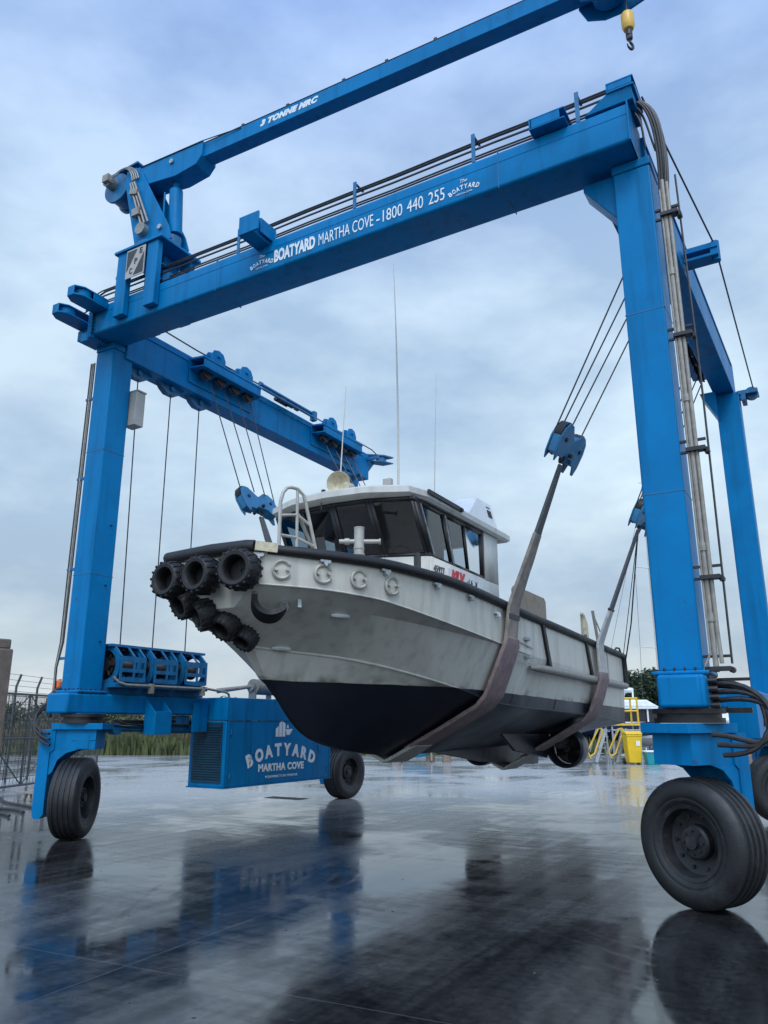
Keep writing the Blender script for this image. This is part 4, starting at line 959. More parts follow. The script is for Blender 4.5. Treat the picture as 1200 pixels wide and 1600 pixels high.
# mooring rings / hand fairleads in the bulwark band
for v in (-1.80, -1.48, -1.13, -.74):
    p, t_, n_ = on_hull(ROWS[0], ROWS[1], v, .55)
    m = MB(); m.tube(arcpts(p + n_ * .015, .095, R(30), R(330), 18, t_, (0, 0, 1)), .018, 6)
    for q in (-1, 1):
        m.bar(p + t_ * (.06 * q) + V(0, 0, .05) + n_ * .02, p + t_ * (.06 * q) - V(0, 0, .05) + n_ * .02, .035, .03); m.cyl(p + t_ * (.06 * q) + n_ * .0, p + t_ * (.06 * q) + n_ * .06, .02, 8)
    m.build('mooring_ring', ALU, boat)
for v in (-1.97, -1.48, -.86, -.05, .75, 1.62):
    p, t_, n_ = on_hull(ROWS[0], ROWS[1], v, .17 if v < 1.2 else .3)
    m = MB(); m.bar(p + n_ * .02 - t_ * .06, p + n_ * .02 + t_ * .06, .05, .025); m.bar(p + n_ * .045 - t_ * .02 - V(0, 0, .03), p + n_ * .045 + t_ * .05 - V(0, 0, .01), .03, .03); m.cyl(p - V(0, 0, .05), p + n_ * .08 - V(0, 0, .05), .014, 8)
    m.build('tie_lug', STEEL if v < 1.2 else BRIGHT, boat)
for v in (-.75, -.05, .55, 1.15):
    p, t_, n_ = on_hull(ROWS[1], ROWS[2], v, .85)
    m = MB(); m.bar(p - V(0, 0, .07) + n_ * .03, p + V(0, 0, .03) + n_ * .03, .02, .05); m.build('tie_lug', STEEL, boat)
for v, t in ((-.95, .12), (-1.02, .97)):
    p, t_, n_ = on_hull(ROWS[2], ROWS[3], v, t)
    m = MB(); m.tube([p + n_ * .015 - t_ * .11, p + n_ * .035 - t_ * .06, p + n_ * .035 + t_ * .06, p + n_ * .02 + t_ * .11], [.012, .026, .026, .018], 8); m.build('anode', BRIGHT, boat)
# plate seams
for (va, vb) in ((.55, .05), (2.9, 2.8), (4.6, 4.6)):
    a, _, n_ = on_hull(ROWS[2], ROWS[3], va, .02); b, _, n2_ = on_hull(ROWS[2], ROWS[3], vb, .97)
    m = MB(); m.tube([a, a.lerp(b, .25), a.lerp(b, .5), a.lerp(b, .75), b], .009, 6); m.build('weld_seam', HULL, boat)
for v in (-.62, 1.55, 3.3, 4.9, 6.6):
    a, _, n_ = on_hull(ROWS[0], ROWS[1], v, .1); b, _, n2_ = on_hull(ROWS[0], ROWS[1], v, .97)
    m = MB(); m.tube([a, b], .007, 6); m.build('weld_seam', HULL, boat)
# anchor pocket tyre piece under the flare
# skeg, nozzles, props
m = MB(); m.prism([(CX - .03, 3.0, 1.23), (CX - .03, 5.2, .98), (CX - .03, 7.7, .84), (CX - .03, 8.1, .84), (CX - .03, 8.2, 1.26)], (.06, 0, 0)); m.build('skeg', HULL, boat, bevel=.01)
for s_ in (1, -1):
    x = CX + s_ * .92
    m = MB(); m.lathe([(.33, -.24), (.375, -.2), (.38, 0), (.36, .2), (.33, .24), (.31, .2), (.30, 0), (.31, -.2)], (x, 7.35, 1.18), (0, 1, 0), 36, closed=True); m.build('propeller_nozzle', HULL, boat); m = MB(); m.cyl((x, 7.50, 1.18), (x, 7.52, 1.18), .302, 28); m.build('nozzle_shade_disc', BLACK, boat)  # black disc added behind the blades as the dark inside the nozzle
    m = MB(); m.cyl((x, 6.7, 1.24), (x, 7.45, 1.18), .05, 12); m.cyl((x, 7.25, 1.18), (x, 7.46, 1.18), .075, 14)
    for k in range(4):
        a = k * pi / 2 + .4; ex = V(cos(a), 0, sin(a)); ey = V(-sin(a), 0, cos(a)); c0 = V(x, 7.35, 1.18)
        m.prism([c0 + ex * .06 - ey * .04 + V(0, .03, 0), c0 + ex * .16 - ey * .11 + V(0, .07, 0), c0 + ex * .25 - ey * .09 + V(0, .06, 0), c0 + ex * .26 + ey * .07 - V(0, .05, 0), c0 + ex * .15 + ey * .10 - V(0, .06, 0), c0 + ex * .06 + ey * .03 - V(0, .03, 0)], (0, .014, 0))
    m.build('propeller', RIM, boat)
    m = MB(); m.box(x - .02, x + .02, 7.7, 8.1, .84, 1.45); m.build('rudder', HULL, boat, bevel=.008)
    m = MB(); m.prism([(x - .03 - s_ * .3, 4.3, 1.62), (x - .03 - s_ * .3, 5.2, 1.18), (x - .03 - s_ * .3, 6.9, 1.0), (x - .03 - s_ * .3, 7.1, 1.5)], (.06, 0, 0)); m.build('bilge_keel', HULL, boat, bevel=.01)

# wheelhouse
def wall(m, P00, P10, P11, P01, wins):
    P00, P10, P11, P01 = map(Vector, (P00, P10, P11, P01))
    f = lambda a, b: (P00 * (1 - a) + P10 * a) * (1 - b) + (P01 * (1 - a) + P11 * a) * b
    us = sorted({0., 1.} | {x for w_ in wins for x in w_[:2]}); vs = sorted({0., 1.} | {x for w_ in wins for x in w_[2:]})
    for i in range(len(us) - 1):
        for j in range(len(vs) - 1):
            ua, ub, va, vb = us[i], us[i + 1], vs[j], vs[j + 1]; cu_, cv_ = (ua + ub) / 2, (va + vb) / 2
            if any(w_[0] < cu_ < w_[1] and w_[2] < cv_ < w_[3] for w_ in wins): continue
            m.face([f(ua, va), f(ub, va), f(ub, vb), f(ua, vb)])
    return f
ZS, ZW = 3.86, 4.52     # sill and head of windows
top = [(-1.15, .52), (-.57, .32), (0, .27), (.57, .32), (1.15, .52)]
bot = [(-1.15, 1.0), (-.57, .78), (0, .66), (.57, .78), (1.15, 1.0)]
VA = 3.42               # aft wall of the wheelhouse
m = MB()                # pale lower walls and the aft part
for i in range(4):
    m.face([(CX + bot[i][0] * 1.0, bot[i][1], 3.2), (CX + bot[i + 1][0], bot[i + 1][1], 3.2), (CX + bot[i + 1][0], bot[i + 1][1], ZS), (CX + bot[i][0], bot[i][1], ZS)])
for s_ in (1, -1):
    m.face([(CX + s_ * 1.15, 1.0, 3.2), (CX + s_ * 1.15, VA, 3.2), (CX + s_ * 1.15, VA, ZS - .04), (CX + s_ * 1.15, 1.0, ZS)])
    m.face([(CX + s_ * 1.15, 2.86, ZS - .04), (CX + s_ * 1.15, VA, ZS - .04), (CX + s_ * 1.15, VA, 4.62), (CX + s_ * 1.15, 2.86, 4.62)])
wall(m, (CX - 1.15, VA, 3.2), (CX + 1.15, VA, 3.2), (CX + 1.15, VA, 4.62), (CX - 1.15, VA, 4.62), [(.06, .48, .42, .94), (.55, .90, .30, .94)])
wh = m.build('wheelhouse', DECKW, boat, solid=.05)
panes = []
def pane(f, w_, parent, push):
    a, b, c, d_ = w_
    q = MB(); q.face([f(a - .01, c - .01) + push, f(b + .01, c - .01) + push, f(b + .01, d_ + .01) + push, f(a - .01, d_ + .01) + push]); q.build('window_pane', GLASS, parent, smooth=False)
for i in range(4):
    A, B = bot[i], bot[i + 1]; C_, D_ = top[i], top[i + 1]
    m = MB(); wl = [(.09, .91, .06, .93)]
    f = wall(m, (CX + A[0], A[1], ZS + .002), (CX + B[0], B[1], ZS + .002), (CX + D_[0], D_[1], 4.60), (CX + C_[0], C_[1], 4.60), wl)
    wf = m.build('windscreen_frame', BLACK, boat, solid=.045)
    pane(f, wl[0], wf, V(0, 0, 0))
for s_ in (1, -1):
    x = CX + s_ * 1.15
    m = MB(); wl = [(.10, .425, .06, .93)]
    SW = ((.08, .36, .04, .91), (.42, .67, .06, .91), (.69, .95, .06, .91))
    f = wall(m, (x, 1.0, ZS + .002), (x, 2.86, ZS - .036), (x, 2.86, 4.60), (x, .52, 4.60), SW)
    wf = m.build('side_window_frame', BLACK, boat, solid=.045)
    for w_ in SW: pane(f, w_, wf, V(0, 0, 0))
    for t_ in (.055, .385): m = MB(); m.bar(f(t_, .05) + V(s_ * .03, 0, 0), f(t_, .91) + V(s_ * .03, 0, 0), .02, .02); m.build('window_trim', STEEL, wf)
# interior
m = MB(); m.box(CX - 1.05, CX + 1.05, .9, 1.35, 3.3, 3.92); m.box(CX - .35, CX + .1, 1.0, 1.3, 3.921, 4.06); m.build('dash', DARKIN, boat, bevel=.03)
for x in (CX + .5, CX - .5):
    m = MB(); m.box(x - .22, x + .22, 1.9, 2.3, 3.35, 3.75); m.box(x - .2, x + .2, 2.3, 2.42, 3.7, 4.3); m.box(x - .13, x + .13, 2.31, 2.40, 4.301, 4.48); m.build('helm_seat', DARKIN, boat, bevel=.05)
m = MB(); m.box(CX - 1.1, CX + 1.1, .6, 3.40, 4.56, 4.60); m.build('headliner', DARKIN, boat)
m = MB(); m.tube(arcpts((CX + .45, 1.5, 4.02), .17, 0, 2 * pi, 20, (1, 0, 0), (0, -.5, .86))[:-1], .014, 6, closed=True); m.build('steering_wheel', BLACK, boat)
m = MB(); m.box(CX + .98, CX + 1.08, 1.42, 1.62, 4.18, 4.55); m.build('sun_visor', DARKIN, boat, bevel=.03)
# roof
m = MB(); rt_ = [(-1.24, 3.84), (-1.26, .78), (-1.15, .42), (-.6, .16), (0, .10), (.6, .16), (1.15, .42), (1.26, .78), (1.24, 3.84)]
z_ = [4.62, 4.76]
def ring(sc, z): return [m.bm.verts.new((CX + a * sc, 2.0 + (b - 2.0) * sc, z + (-.03 * (b - 2) / 1.7 * 0))) for a, b in rt_]
Ra = [ring(.97, 4.60), ring(1.0, 4.64), ring(1.0, 4.72), ring(.97, 4.755), ring(.90, 4.775)]
for a, b in zip(Ra[:-1], Ra[1:]):
    for i in range(len(rt_)): m.bm.faces.new((a[i], a[(i + 1) % len(rt_)], b[(i + 1) % len(rt_)], b[i]))
m.bm.faces.new(Ra[0][::-1]); m.bm.faces.new(Ra[-1])
roof = m.build('wheelhouse_roof', DECKW, boat)
m = MB(); m.bar((CX + 1.275, .75, 4.71), (CX + 1.275, 1.75, 4.70), .03, .06); m.cyl((CX + 1.27, 1.78, 4.70), (CX + 1.27, 1.85, 4.70), .035, 8); m.build('roof_light_bar', BLACK, roof)
# roof housing at the back
m = MB(); x0, x1 = CX + .30, CX + 1.10
b_ = [(x0 - .4, 2.40, 4.77), (x1, 2.40, 4.77), (x1, 3.72, 4.77), (x0 - .4, 3.72, 4.77)]
t_ = [(x0 - .25, 3.10, 5.27), (x1 - .12, 3.10, 5.27), (x1 - .12, 3.68, 5.27), (x0 - .25, 3.68, 5.27)]
va = [m.bm.verts.new(p) for p in b_]; vb = [m.bm.verts.new(p) for p in t_]
for i in range(4): m.bm.faces.new((va[i], va[(i + 1) % 4], vb[(i + 1) % 4], vb[i]))
m.bm.faces.new(va[::-1]); m.bm.faces.new(vb)
hs = m.build('roof_housing', WHITE, boat, bevel=.02)
m = MB()
def HX(z): return x1 - .12 * (z - 4.77) / .50
for k in range(4): z = 4.99 + k * .035; m.prism([(HX(z) - .004, 3.40, z), (HX(z) + .008, 3.40, z), (HX(z) + .008, 3.56, z), (HX(z) - .004, 3.56, z)], (0, 0, .018))
for k in range(4): y = 3.40 + k * .047; m.prism([(HX(4.99) - .004, y, 4.985), (HX(4.99) + .008, y, 4.985), (HX(4.99) + .008, y + .018, 4.985), (HX(4.99) - .004, y + .018, 4.985)], (HX(5.11) - HX(4.985), 0, .128))
m.prism([(HX(5.16) - .004, 3.40, 5.16), (HX(5.16) + .006, 3.40, 5.16), (HX(5.16) + .006, 3.55, 5.16), (HX(5.16) - .004, 3.55, 5.16)], (0, 0, .015))
m.build('vent_grille', CHAR, hs)
# decals on the port side of wheelhouse
T = TXT((CX + 1.182, 0, 0), (0, 1, 0), (0, 0, 1))
T.add('45927', 1.06, 3.66, .10, .34, bold=.002); T.add('8', 1.3, 3.56, .07); T.add('-1.6', 2.16, 3.655, .075, .2, bold=.004)
T.poly([(2.42, 3.65), (2.47, 3.69), (2.44, 3.73), (2.50, 3.71), (2.54, 3.74), (2.52, 3.66), (2.55, 3.62)])
T.build('hull_number', CHAR, wh)
T = TXT((CX + 1.183, 0, 0), (0, 1, 0), (0, 0, 1)); T.add('MLV', 1.60, 3.625, .145, .50, bold=.02, shear=.3); T.build('red_lettering', RED, wh)
m = MB(); m.box(CX + 1.176, CX + 1.18, 1.52, 2.75, 3.5, 3.79); m.build('name_panel', WHITE, wh)
# roof gear
for (x, y, zt, r0) in ((CX + .72, .9, 8.55, .018), (CX - .05, .55, 6.5, .012), (CX + .66, 2.15, 7.2, .010)):
    m = MB(); m.cyl((x, y, 4.76), (x, y, 4.90), .022, 8); n_ = 10; h_ = zt - 4.9
    m.tube([(x + (-.09 * (k / n_) ** 2 if zt > 8 else .06 * (k / n_)), y + .04 * (k / n_), 4.90 + h_ * k / n_) for k in range(n_ + 1)], [r0 * (1 - .72 * k / n_) for k in range(n_ + 1)], 6)
    m.build('whip_antenna', DECKW, boat)
m = MB(); hx, hy = CX + .02, .45
m.lathe([(.02, -.16), (.06, -.15), (.075, -.05), (.10, .0), (.15, .05), (.17, .10), (.165, .105), (.13, .06), (.07, .01), (.03, .0)], (hx, hy, 4.93), (.35, -.93, -.12), 24); m.cyl((hx, hy + .02, 4.77), (hx, hy + .02, 4.86), .03, 8); m.cyl((hx + .16, hy + .05, 4.86), (hx + .16, hy - .08, 4.86), .06, 12)
m.build('searchlight', BRASS, boat)
m = MB(); m.prism([(hx - .30, .55, 4.96), (hx - .16, .5, 4.93), (hx - .16, .5, 4.97)], (0, .05, 0)); m.cyl((hx - .12, .22, 4.66), (hx - .12, .22, 4.80), .03, 8); m.cyl((hx - .12, .18, 4.50), (hx - .12, .18, 4.62), .01, 6); m.build('horn', BLACK, boat)
m = MB(); m.cyl((CX + .40, .9, 4.77), (CX + .40, .9, 4.82), .05, 12); m.cyl((CX + .40, .9, 4.87), (CX + .40, .9, 4.90), .055, 12); nl = m.build('navigation_light', BLACK, boat)
m = MB(); m.cyl((CX + .40, .9, 4.82), (CX + .40, .9, 4.87), .048, 12); m.build('light_lens', WHITE, nl)
m = MB(); m.box(CX + .60, CX + .73, .66, .74, 4.85, 4.97); m.cyl((CX + .665, .70, 4.77), (CX + .665, .70, 4.85), .02, 8); m.build('deck_lamp', BEIGE, boat, bevel=.008)
m = MB(); m.box(CX - .98, CX - .83, .85, .95, 4.77, 4.92); m.build('deck_lamp', BEIGE, boat, bevel=.008)
# boarding ladder rail on the foredeck
m = MB(); lx = V(.0, 0, 0)
A0 = V(4.60, -1.26, 3.36); A1 = V(4.60, -1.26, 4.20); A2 = V(4.665, -1.14, 4.40); A3 = V(4.75, -1.0, 4.32); A4 = V(4.88, -.80, 3.40)
m.tube([A0, A1, V(4.615, -1.235, 4.32), V(4.635, -1.19, 4.385), A2, V(4.71, -1.07, 4.39), A3, A4], .022, 8)
M0 = V(4.715, -1.06, 3.36); M1 = V(4.705, -1.07, 4.37); m.tube([M0, M1], .019, 8)
for t in (.42, .70): m.tube([A0.lerp(A1, t + .1), M0.lerp(M1, t)], .018, 6); m.tube([M0.lerp(M1, t), A4.lerp(A3, t - .1)], .018, 6)
D = V(-.10, .22, 0)
m.tube([M0.lerp(M1, .72) + D * .2, A4 + D * 1.2], .022, 8); m.tube([A0 + V(0, 0, .14), M0 + V(0, 0, .10)], .016, 6)
m.build('ladder_rail', ALU, boat)
m = MB(); m.bar((4.86, -.80, 3.82), (4.91, -.74, 3.40), .05, .10); m.build('ladder_pad', BLACK, boat)
# mooring post on the foredeck
m = MB(); px_, py_ = 4.98, -.10
m.cyl((px_, py_, 3.30), (px_, py_, 4.07), .065, 20); m.cyl((px_, py_, 4.07), (px_, py_, 4.085), .07, 20); m.cyl((px_ - .22, py_ - .13, 3.90), (px_ + .22, py_ + .13, 3.90), .03, 12); m.cyl((px_ - .16, py_ - .09, 3.90), (px_ - .11, py_ - .06, 3.90), .045, 12); m.cyl((px_ + .22, py_ + .13, 3.90), (px_ + .24, py_ + .14, 3.90), .04, 12); m.cyl((px_, py_, 3.72), (px_, py_, 3.74), .075, 20); m.cyl((px_, py_, 3.80), (px_, py_, 3.815), .073, 20)
m.build('mooring_post', ALU, boat)
# stern gear seen over the gunwale
m = MB(); m.prism([(5.55, 3.72, 3.0), (5.55, 5.30, 3.0), (5.55, 5.30, 3.78), (5.55, 5.22, 3.84), (5.55, 3.80, 3.86), (5.55, 3.72, 3.80)], (.05, 0, 0)); m.build('hatch_cover', RUST, boat, bevel=.006)
m = MB(); m.tube([(5.6, 7.7, 3.0), (5.6, 7.68, 3.62), (5.6, 7.60, 3.80), (5.6, 7.50, 3.84)], [.09, .075, .05, .03], 8); m.build('davit', BRASS, boat)
m = MB(); m.tube([(5.55, 9.0, 3.0), (5.5, 8.75, 4.05)], .035, 8); m.tube([(5.5, 8.76, 4.0), (5.6, 9.15, 3.4)], .015, 6); m.build('stern_post', PIPE, boat)
m = MB(); m.tube([(6.08, 8.0, 3.06), (6.1, 8.15, 3.16), (6.1, 8.4, 3.17), (6.08, 8.6, 3.08)], .02, 6); m.box(5.9, 6.09, 8.2, 8.45, 3.0, 3.12); m.build('stern_cleat', RIM, boat)

# ------------------------------------------------------------------ slings
def sling(v, blkP, blkS, gunz, chine, keelz, label, hbg, sleeve_z, pale=False):
    s_ = thing('lifting_sling', label, 'lifting sling', (4.28, v, keelz), 'slings under the boat')
    c = 4.28
    for sd_, blk in ((1, blkP), (-1, blkS)):
        top = V(blk[0] - sd_ * .10, blk[1], blk[2] - .24)
        def lerp(a, b, t): return a + (b - a) * t
        def hp_(row, off, dz=0):
            q = None
            for i in range(len(row) - 1):
                if row[i].x <= v <= row[i + 1].x: q = row[i].lerp(row[i + 1], (v - row[i].x) / (row[i + 1].x - row[i].x))
            return V(c + sd_ * (q.y + off), v, q.z + dz)
        g_ = hp_(ROWS[0], .105); k_ = hp_(ROWS[1], .05 if not pale else .06); ch = hp_(ROWS[3], .045, -.015); kl = V(c, v, keelz)
        if pale: g_ = V(g_.x + sd_ * .0, v, g_.z); k_ = V(c + sd_ * 1.95, v, 2.44)
        ts = (sleeve_z - top.z) / (g_.z - top.z); sp = lerp(top, g_, ts)
        m = MB(); m.ribbon([top, lerp(top, sp, .5), sp, lerp(top, g_, min(1, ts + .06))], [.10, .16, .20, .22], (0, 1, 0), .045); m.build('upper_strap', STRAP_D, s_, bevel=.01)
        m = MB(); m.ribbon([sp, lerp(sp, g_, .5), lerp(sp, g_, .93), lerp(g_, k_, .06), lerp(g_, k_, .6), k_], [.24, .29, .36, .38, .41, .44], (0, 1, 0), .05); sl_ = m.build('sleeve', STRAP_P if pale else STRAP_B, s_, bevel=.012)
        m = MB(); q = lerp(g_, k_, .22) + V(sd_ * .004, 0, 0); m.ribbon([q, lerp(g_, k_, .34) + V(sd_ * .004, 0, 0)] if not pale else [lerp(sp, g_, .0), lerp(sp, g_, .06)], .38 if not pale else .26, (0, 1, 0), .06); m.build('tie_band', BLACK, sl_)
        m = MB(); o_ = V(sd_ * .012, 0, 0)
        m.ribbon([lerp(g_, k_, .80) + o_, k_ + o_, lerp(k_, ch, .5) + o_, lerp(k_, ch, .90) + o_ * .5, lerp(ch, kl, .06) + V(0, 0, -.02), lerp(ch, kl, .45) + V(0, 0, -.035), lerp(ch, kl, .80) + V(0, 0, -.03)], [.44, .54, .60, .62, .62, .60, .58], (0, 1, 0), .06); m.build('chafe_sleeve', STRAP_R, s_, bevel=.015)
        m = MB(); m.ribbon([lerp(ch, kl, .70) + V(0, 0, -.045), lerp(ch, kl, .88) + V(0, 0, -.055), kl + V(sd_ * .002, 0, -.05)], [.56, .66, .66], (0, 1, 0), .05); m.build('keel_pad', STRAP_P, s_, bevel=.012)
    return s_
sling(2.05, PORT_F, STBD_F, 3.36, (1.47, 1.96), 1.17, 'grey and burgundy webbing sling under the forward hull, nearest the wheelhouse', 1.90, 4.25)
sling(6.5, PORT_R, STBD_R, 3.17, (1.64, 1.81), .86, 'pale sleeved webbing sling under the stern', 1.88, 3.75, True)
m = MB(); m.tube([(7.02, 6.85, 5.28), (6.5, 7.9, 3.6), (6.12, 8.62, 2.75)], .014, 6); m.tube([(7.0, 6.9, 5.25), (6.12, 8.6, 3.0)], .008, 6)
tag(m.build('tag_rope', HOSE), 'thin dark rope from the rear sling block to the stern corner', 'rope')
m = MB(); m.tube(bez((6.75, 2.15, 4.6), (6.5, 2.25, 3.9), (6.3, 2.3, 3.5), (6.12, 2.4, 3.38)), .006, 6)
tag(m.build('cord', HOSE), 'fine cord hanging beside forward sling', 'cord')

# ------------------------------------------------------------------ tractor tyres lashed round the bow
def bow_tyre():
    m = MB()
    prof = [(.13, -.11), (.15, -.135), (.19, -.14), (.215, -.12), (.228, -.07), (.23, 0), (.228, .07), (.215, .12), (.19, .14), (.15, .135), (.13, .11), (.02, .10), (.02, .06), (.135, .05), (.125, -.03)]  # solid web added at the back so the hole reads dark
    m.lathe(prof, (0, 0, 0), (0, 1, 0), 44, closed=True)
    for k in range(16):
        a = 2 * pi * k / 16
        for s_ in (1, -1):
            a2 = a + .2 * (s_ > 0)
            def P(al, y, r): return V(r * cos(al), y, r * sin(al))
            m.prism([P(a2, s_ * .015, .222), P(a2 + .13, s_ * .015, .222), P(a2 + .05, s_ * .135, .205), P(a2 - .08, s_ * .135, .205)], P(a2, 0, .022))
    return m
t0 = None
TY = [((3.86, -2.20, 3.17), .89, 0, 0, 'left tyre of the upper row lashed across the bow'), ((4.33, -2.22, 3.18), .89, 0, 0, 'middle tyre of the upper row lashed across the bow'), ((4.82, -2.18, 3.20), .94, 12, 0, 'right tyre of the upper row lashed across the bow, by the pale corner'),
      ((3.93, -2.04, 2.93), .72, 0, 30, 'lower bow tyre hanging under the left upper tyre'), ((4.16, -1.96, 2.80), .74, 0, 38, 'lower bow tyre hanging under the middle upper tyre'), ((4.36, -1.84, 2.68), .70, 0, 44, 'lower bow tyre beside the stem, second from the right'), ((4.50, -1.66, 2.55), .60, 8, 48, 'lowest bow tyre tucked against the stem')]
for i, (p, sc, rz, rx, lab) in enumerate(TY):
    if t0 is None: o = t0 = bow_tyre().build('bow_tyre', RUB)
    else: o = t0.copy(); COL.objects.link(o)
    o.location = p; o.scale = (sc, sc, sc); o.rotation_euler = (R(rx), R(random.uniform(0, 60)), R(rz))
    tag(o, lab, 'tyre', 'old tractor tyres on the bow')
# cut tyre strap round the port bow eye
m = MB(); c0 = V(5.02, -1.86, 2.90); ex = V(.55, .80, .05).normalized(); m.ribbon(arcpts(c0 + V(-.02, -.02, 0), .175, R(160), R(335), 12, ex, V(.22, -.30, .93).normalized()), [.15] + [.21] * 9 + [.18, .14, .09], (.62, -.70, .35), .06)
tag(m.build('tyre_strap', RUB), 'strip of cut tyre slung under the port bow flare', 'rubber strap')
m = MB(); m.cyl((4.98, -1.60, 2.90), (5.02, -1.66, 2.86), .05, 10); m.bar((5.1, -1.5, 2.98), (5.12, -1.52, 2.86), .04, .03); m.build('bow_eye', STEEL, boat)

# ------------------------------------------------------------------ surroundings  (range, sideways) from where the photographer stood
FW = V(-.5062, .8624, 0); RT = V(.8624, .5062, 0)
def at(rng, side, z=0): return V(CAM.x, CAM.y, 0) + FW * rng + RT * side + V(0, 0, z)

# left: wire gate
gate = thing('wire_gate', 'grey galvanised wire gate with diagonal braces beside the left wheel', 'gate', (-8.9, 6.0, 0))
ga, gb_ = V(-7.35, 2.3, 0), V(-9.75, 7.9, 0)
gd = (gb_ - ga); gl_ = gd.length; gdn = gd.normalized()
def G(t, z): return ga + gdn * t + V(0, 0, z)
m = MB()
for z in (.12, 1.28, 2.38): m.tube([G(0, z), G(gl_, z)], .028, 8)
for t in (0, gl_ / 2, gl_): m.tube([G(t, .1), G(t, 2.4)], .03, 8)
for t0_, t1_ in ((0, gl_ / 4), (gl_ / 2, gl_ / 4), (gl_ / 2, gl_ * .75), (gl_, gl_ * .75)):
    m.tube([G(t0_, .12), G(t1_, 1.28)], .016, 6); m.tube([G(t0_, 2.38), G(t1_, 1.28)], .016, 6)
m.build('gate_frame', FENCE, gate)
m = MB()
for k in range(int(gl_ / .15)): m.tube([G(k * .15, .1), G(k * .15, 2.38)], .006, 4)
for k in range(12): m.tube([G(0, .12 + k * .2), G(gl_, .12 + k * .2)], .005, 4)
m.build('gate_mesh', BLACK, gate)
fence = thing('security_fence', 'dark mesh fence with strands of wire on top, behind the gate', 'fence', (-11.5, 8, 0))
fa, fb = V(-10.4, 5.2, 0), V(-14.2, 12.2, 0); fd = fb - fa
for k in range(7):
    p = fa + fd * (k / 6); m = MB(); m.tube([p, p + V(0, 0, 2.7), p + V(.1, .05, 3.05)], .035, 8); m.build('fence_post', FENCE, fence)
m = MB()
for k in range(4): m.tube([fa + V(.08, 0, 2.55 + k * .16), fb + V(.08, 0, 2.55 + k * .16)], .006, 4)
for k in range(110): p = fa + fd * (k / 110); m.tube([p + V(0, 0, .1), p + V(0, 0, 2.5)], .009, 4)
for k in range(14): m.tube([fa + V(0, 0, .1 + .18 * k), fb + V(0, 0, .1 + .18 * k)], .005, 4)
m.build('fence_wire', FENCE, fence)
m = MB(); p = at(19.5, -9.72); m.prism([p + V(-.35, 0, 0), p + V(.22, -.1, 0), p + V(.32, .3, 0), p + V(-.3, .4, 0)], (0, 0, 3.45)); m.prism([p + V(-.35, 0, 3.45), p + V(.12, -.1, 3.45), p + V(.2, .3, 3.45), p + V(-.3, .4, 3.45)], (0, 0, .25))
tag(m.build('timber_pile', CONC, bevel=.04), 'thick brown weathered pile at the left edge beside the gate', 'pile')
m = MB(); p = V(-5.75, 3.3, 0); m.box(p.x - .3, p.x + .35, p.y - .1, p.y + .1, .16, .19); m.bar(p + V(-.1, 0, .0), p + V(.02, -.02, .16), .05, .05); m.bar(p + V(.15, 0, .0), p + V(.1, .02, .16), .05, .05)
tag(m.build('low_trestle', RUST, bevel=.004), 'small reddish brown board trestle on the ground by the gate', 'trestle')
labs = ['black hose lying nearest the left wheel on the wet ground', 'black hose looping below the board trestle', 'black hose trailing towards the wire gate']
for k in range(3):
    m = MB(); b0_ = V(-3.3 - .3 * k, 1.2 + .5 * k, .03)
    m.tube(bez(b0_, b0_ + V(-.8, .5, 0), b0_ + V(-1.3, -.5 + .3 * k, 0), b0_ + V(-2.6, .6 + .2 * k, 0), 16) + bez(b0_ + V(-2.6, .6 + .2 * k, 0), b0_ + V(-3.4, 1.2, 0), b0_ + V(-3.5, .1, 0), b0_ + V(-5, .6 - .2 * k, 0), 16)[1:], .028, 8)
    tag(m.build('loose_hose', HOSE), labs[k], 'hose', 'hoses on the ground by the gate')
m = MB(); p = V(-1.25, 6.75, 0); m.box(p.x - .5, p.x + .5, p.y - .18, p.y + .18, .0, .006)
for k in range(12): m.box(p.x - .48 + k * .08, p.x - .44 + k * .08, p.y - .15, p.y + .15, .0065, .012)
tag(m.build('drain_grate', RIM), 'dark drain grate in the wet concrete below the blue engine panel', 'grate')

# vegetation
def blades(name, mt, n, a0, a1, d0, d1, hmin, hmax, wd, lab=None):
    rnd = random.Random(5); m = MB()
    for _ in range(n):
        dd = rnd.uniform(d0, d1); s_ = rnd.uniform(a0, a1) * dd; p = at(dd, s_); h_ = rnd.uniform(hmin, hmax) * (1.0 + .35 * sin(s_ * .55) * sin(s_ * .21 + 1)); a = rnd.uniform(0, pi); dx = V(cos(a), sin(a), 0) * wd * rnd.uniform(.6, 1.4); ln = V(rnd.uniform(-.25, .25), rnd.uniform(-.25, .25), 0) * h_
        m.face([p - dx, p + dx, p + dx * .6 + ln * .4 + V(0, 0, h_ * .6), p + ln + V(0, 0, h_), p - dx * .6 + ln * .4 + V(0, 0, h_ * .6)])
    return m.build(name, mt, smooth=False)
tag(blades('reed_bank', REED, 9000, -.62, .30, 47, 56, .9, 1.75, .10), None, None, kind='stuff')
tag(blades('long_grass', GRASS, 12000, -.62, .30, 43, 48, .35, 1.0, .10), None, None, kind='stuff')
gb = MB(); gb.face([at(43.2, -34, .012), at(43.2, 2, .012), at(75, 2, .012), at(75, -60, .012)]); tag(gb.build('grass_verge', GRASS, smooth=False), None, None, kind='structure')
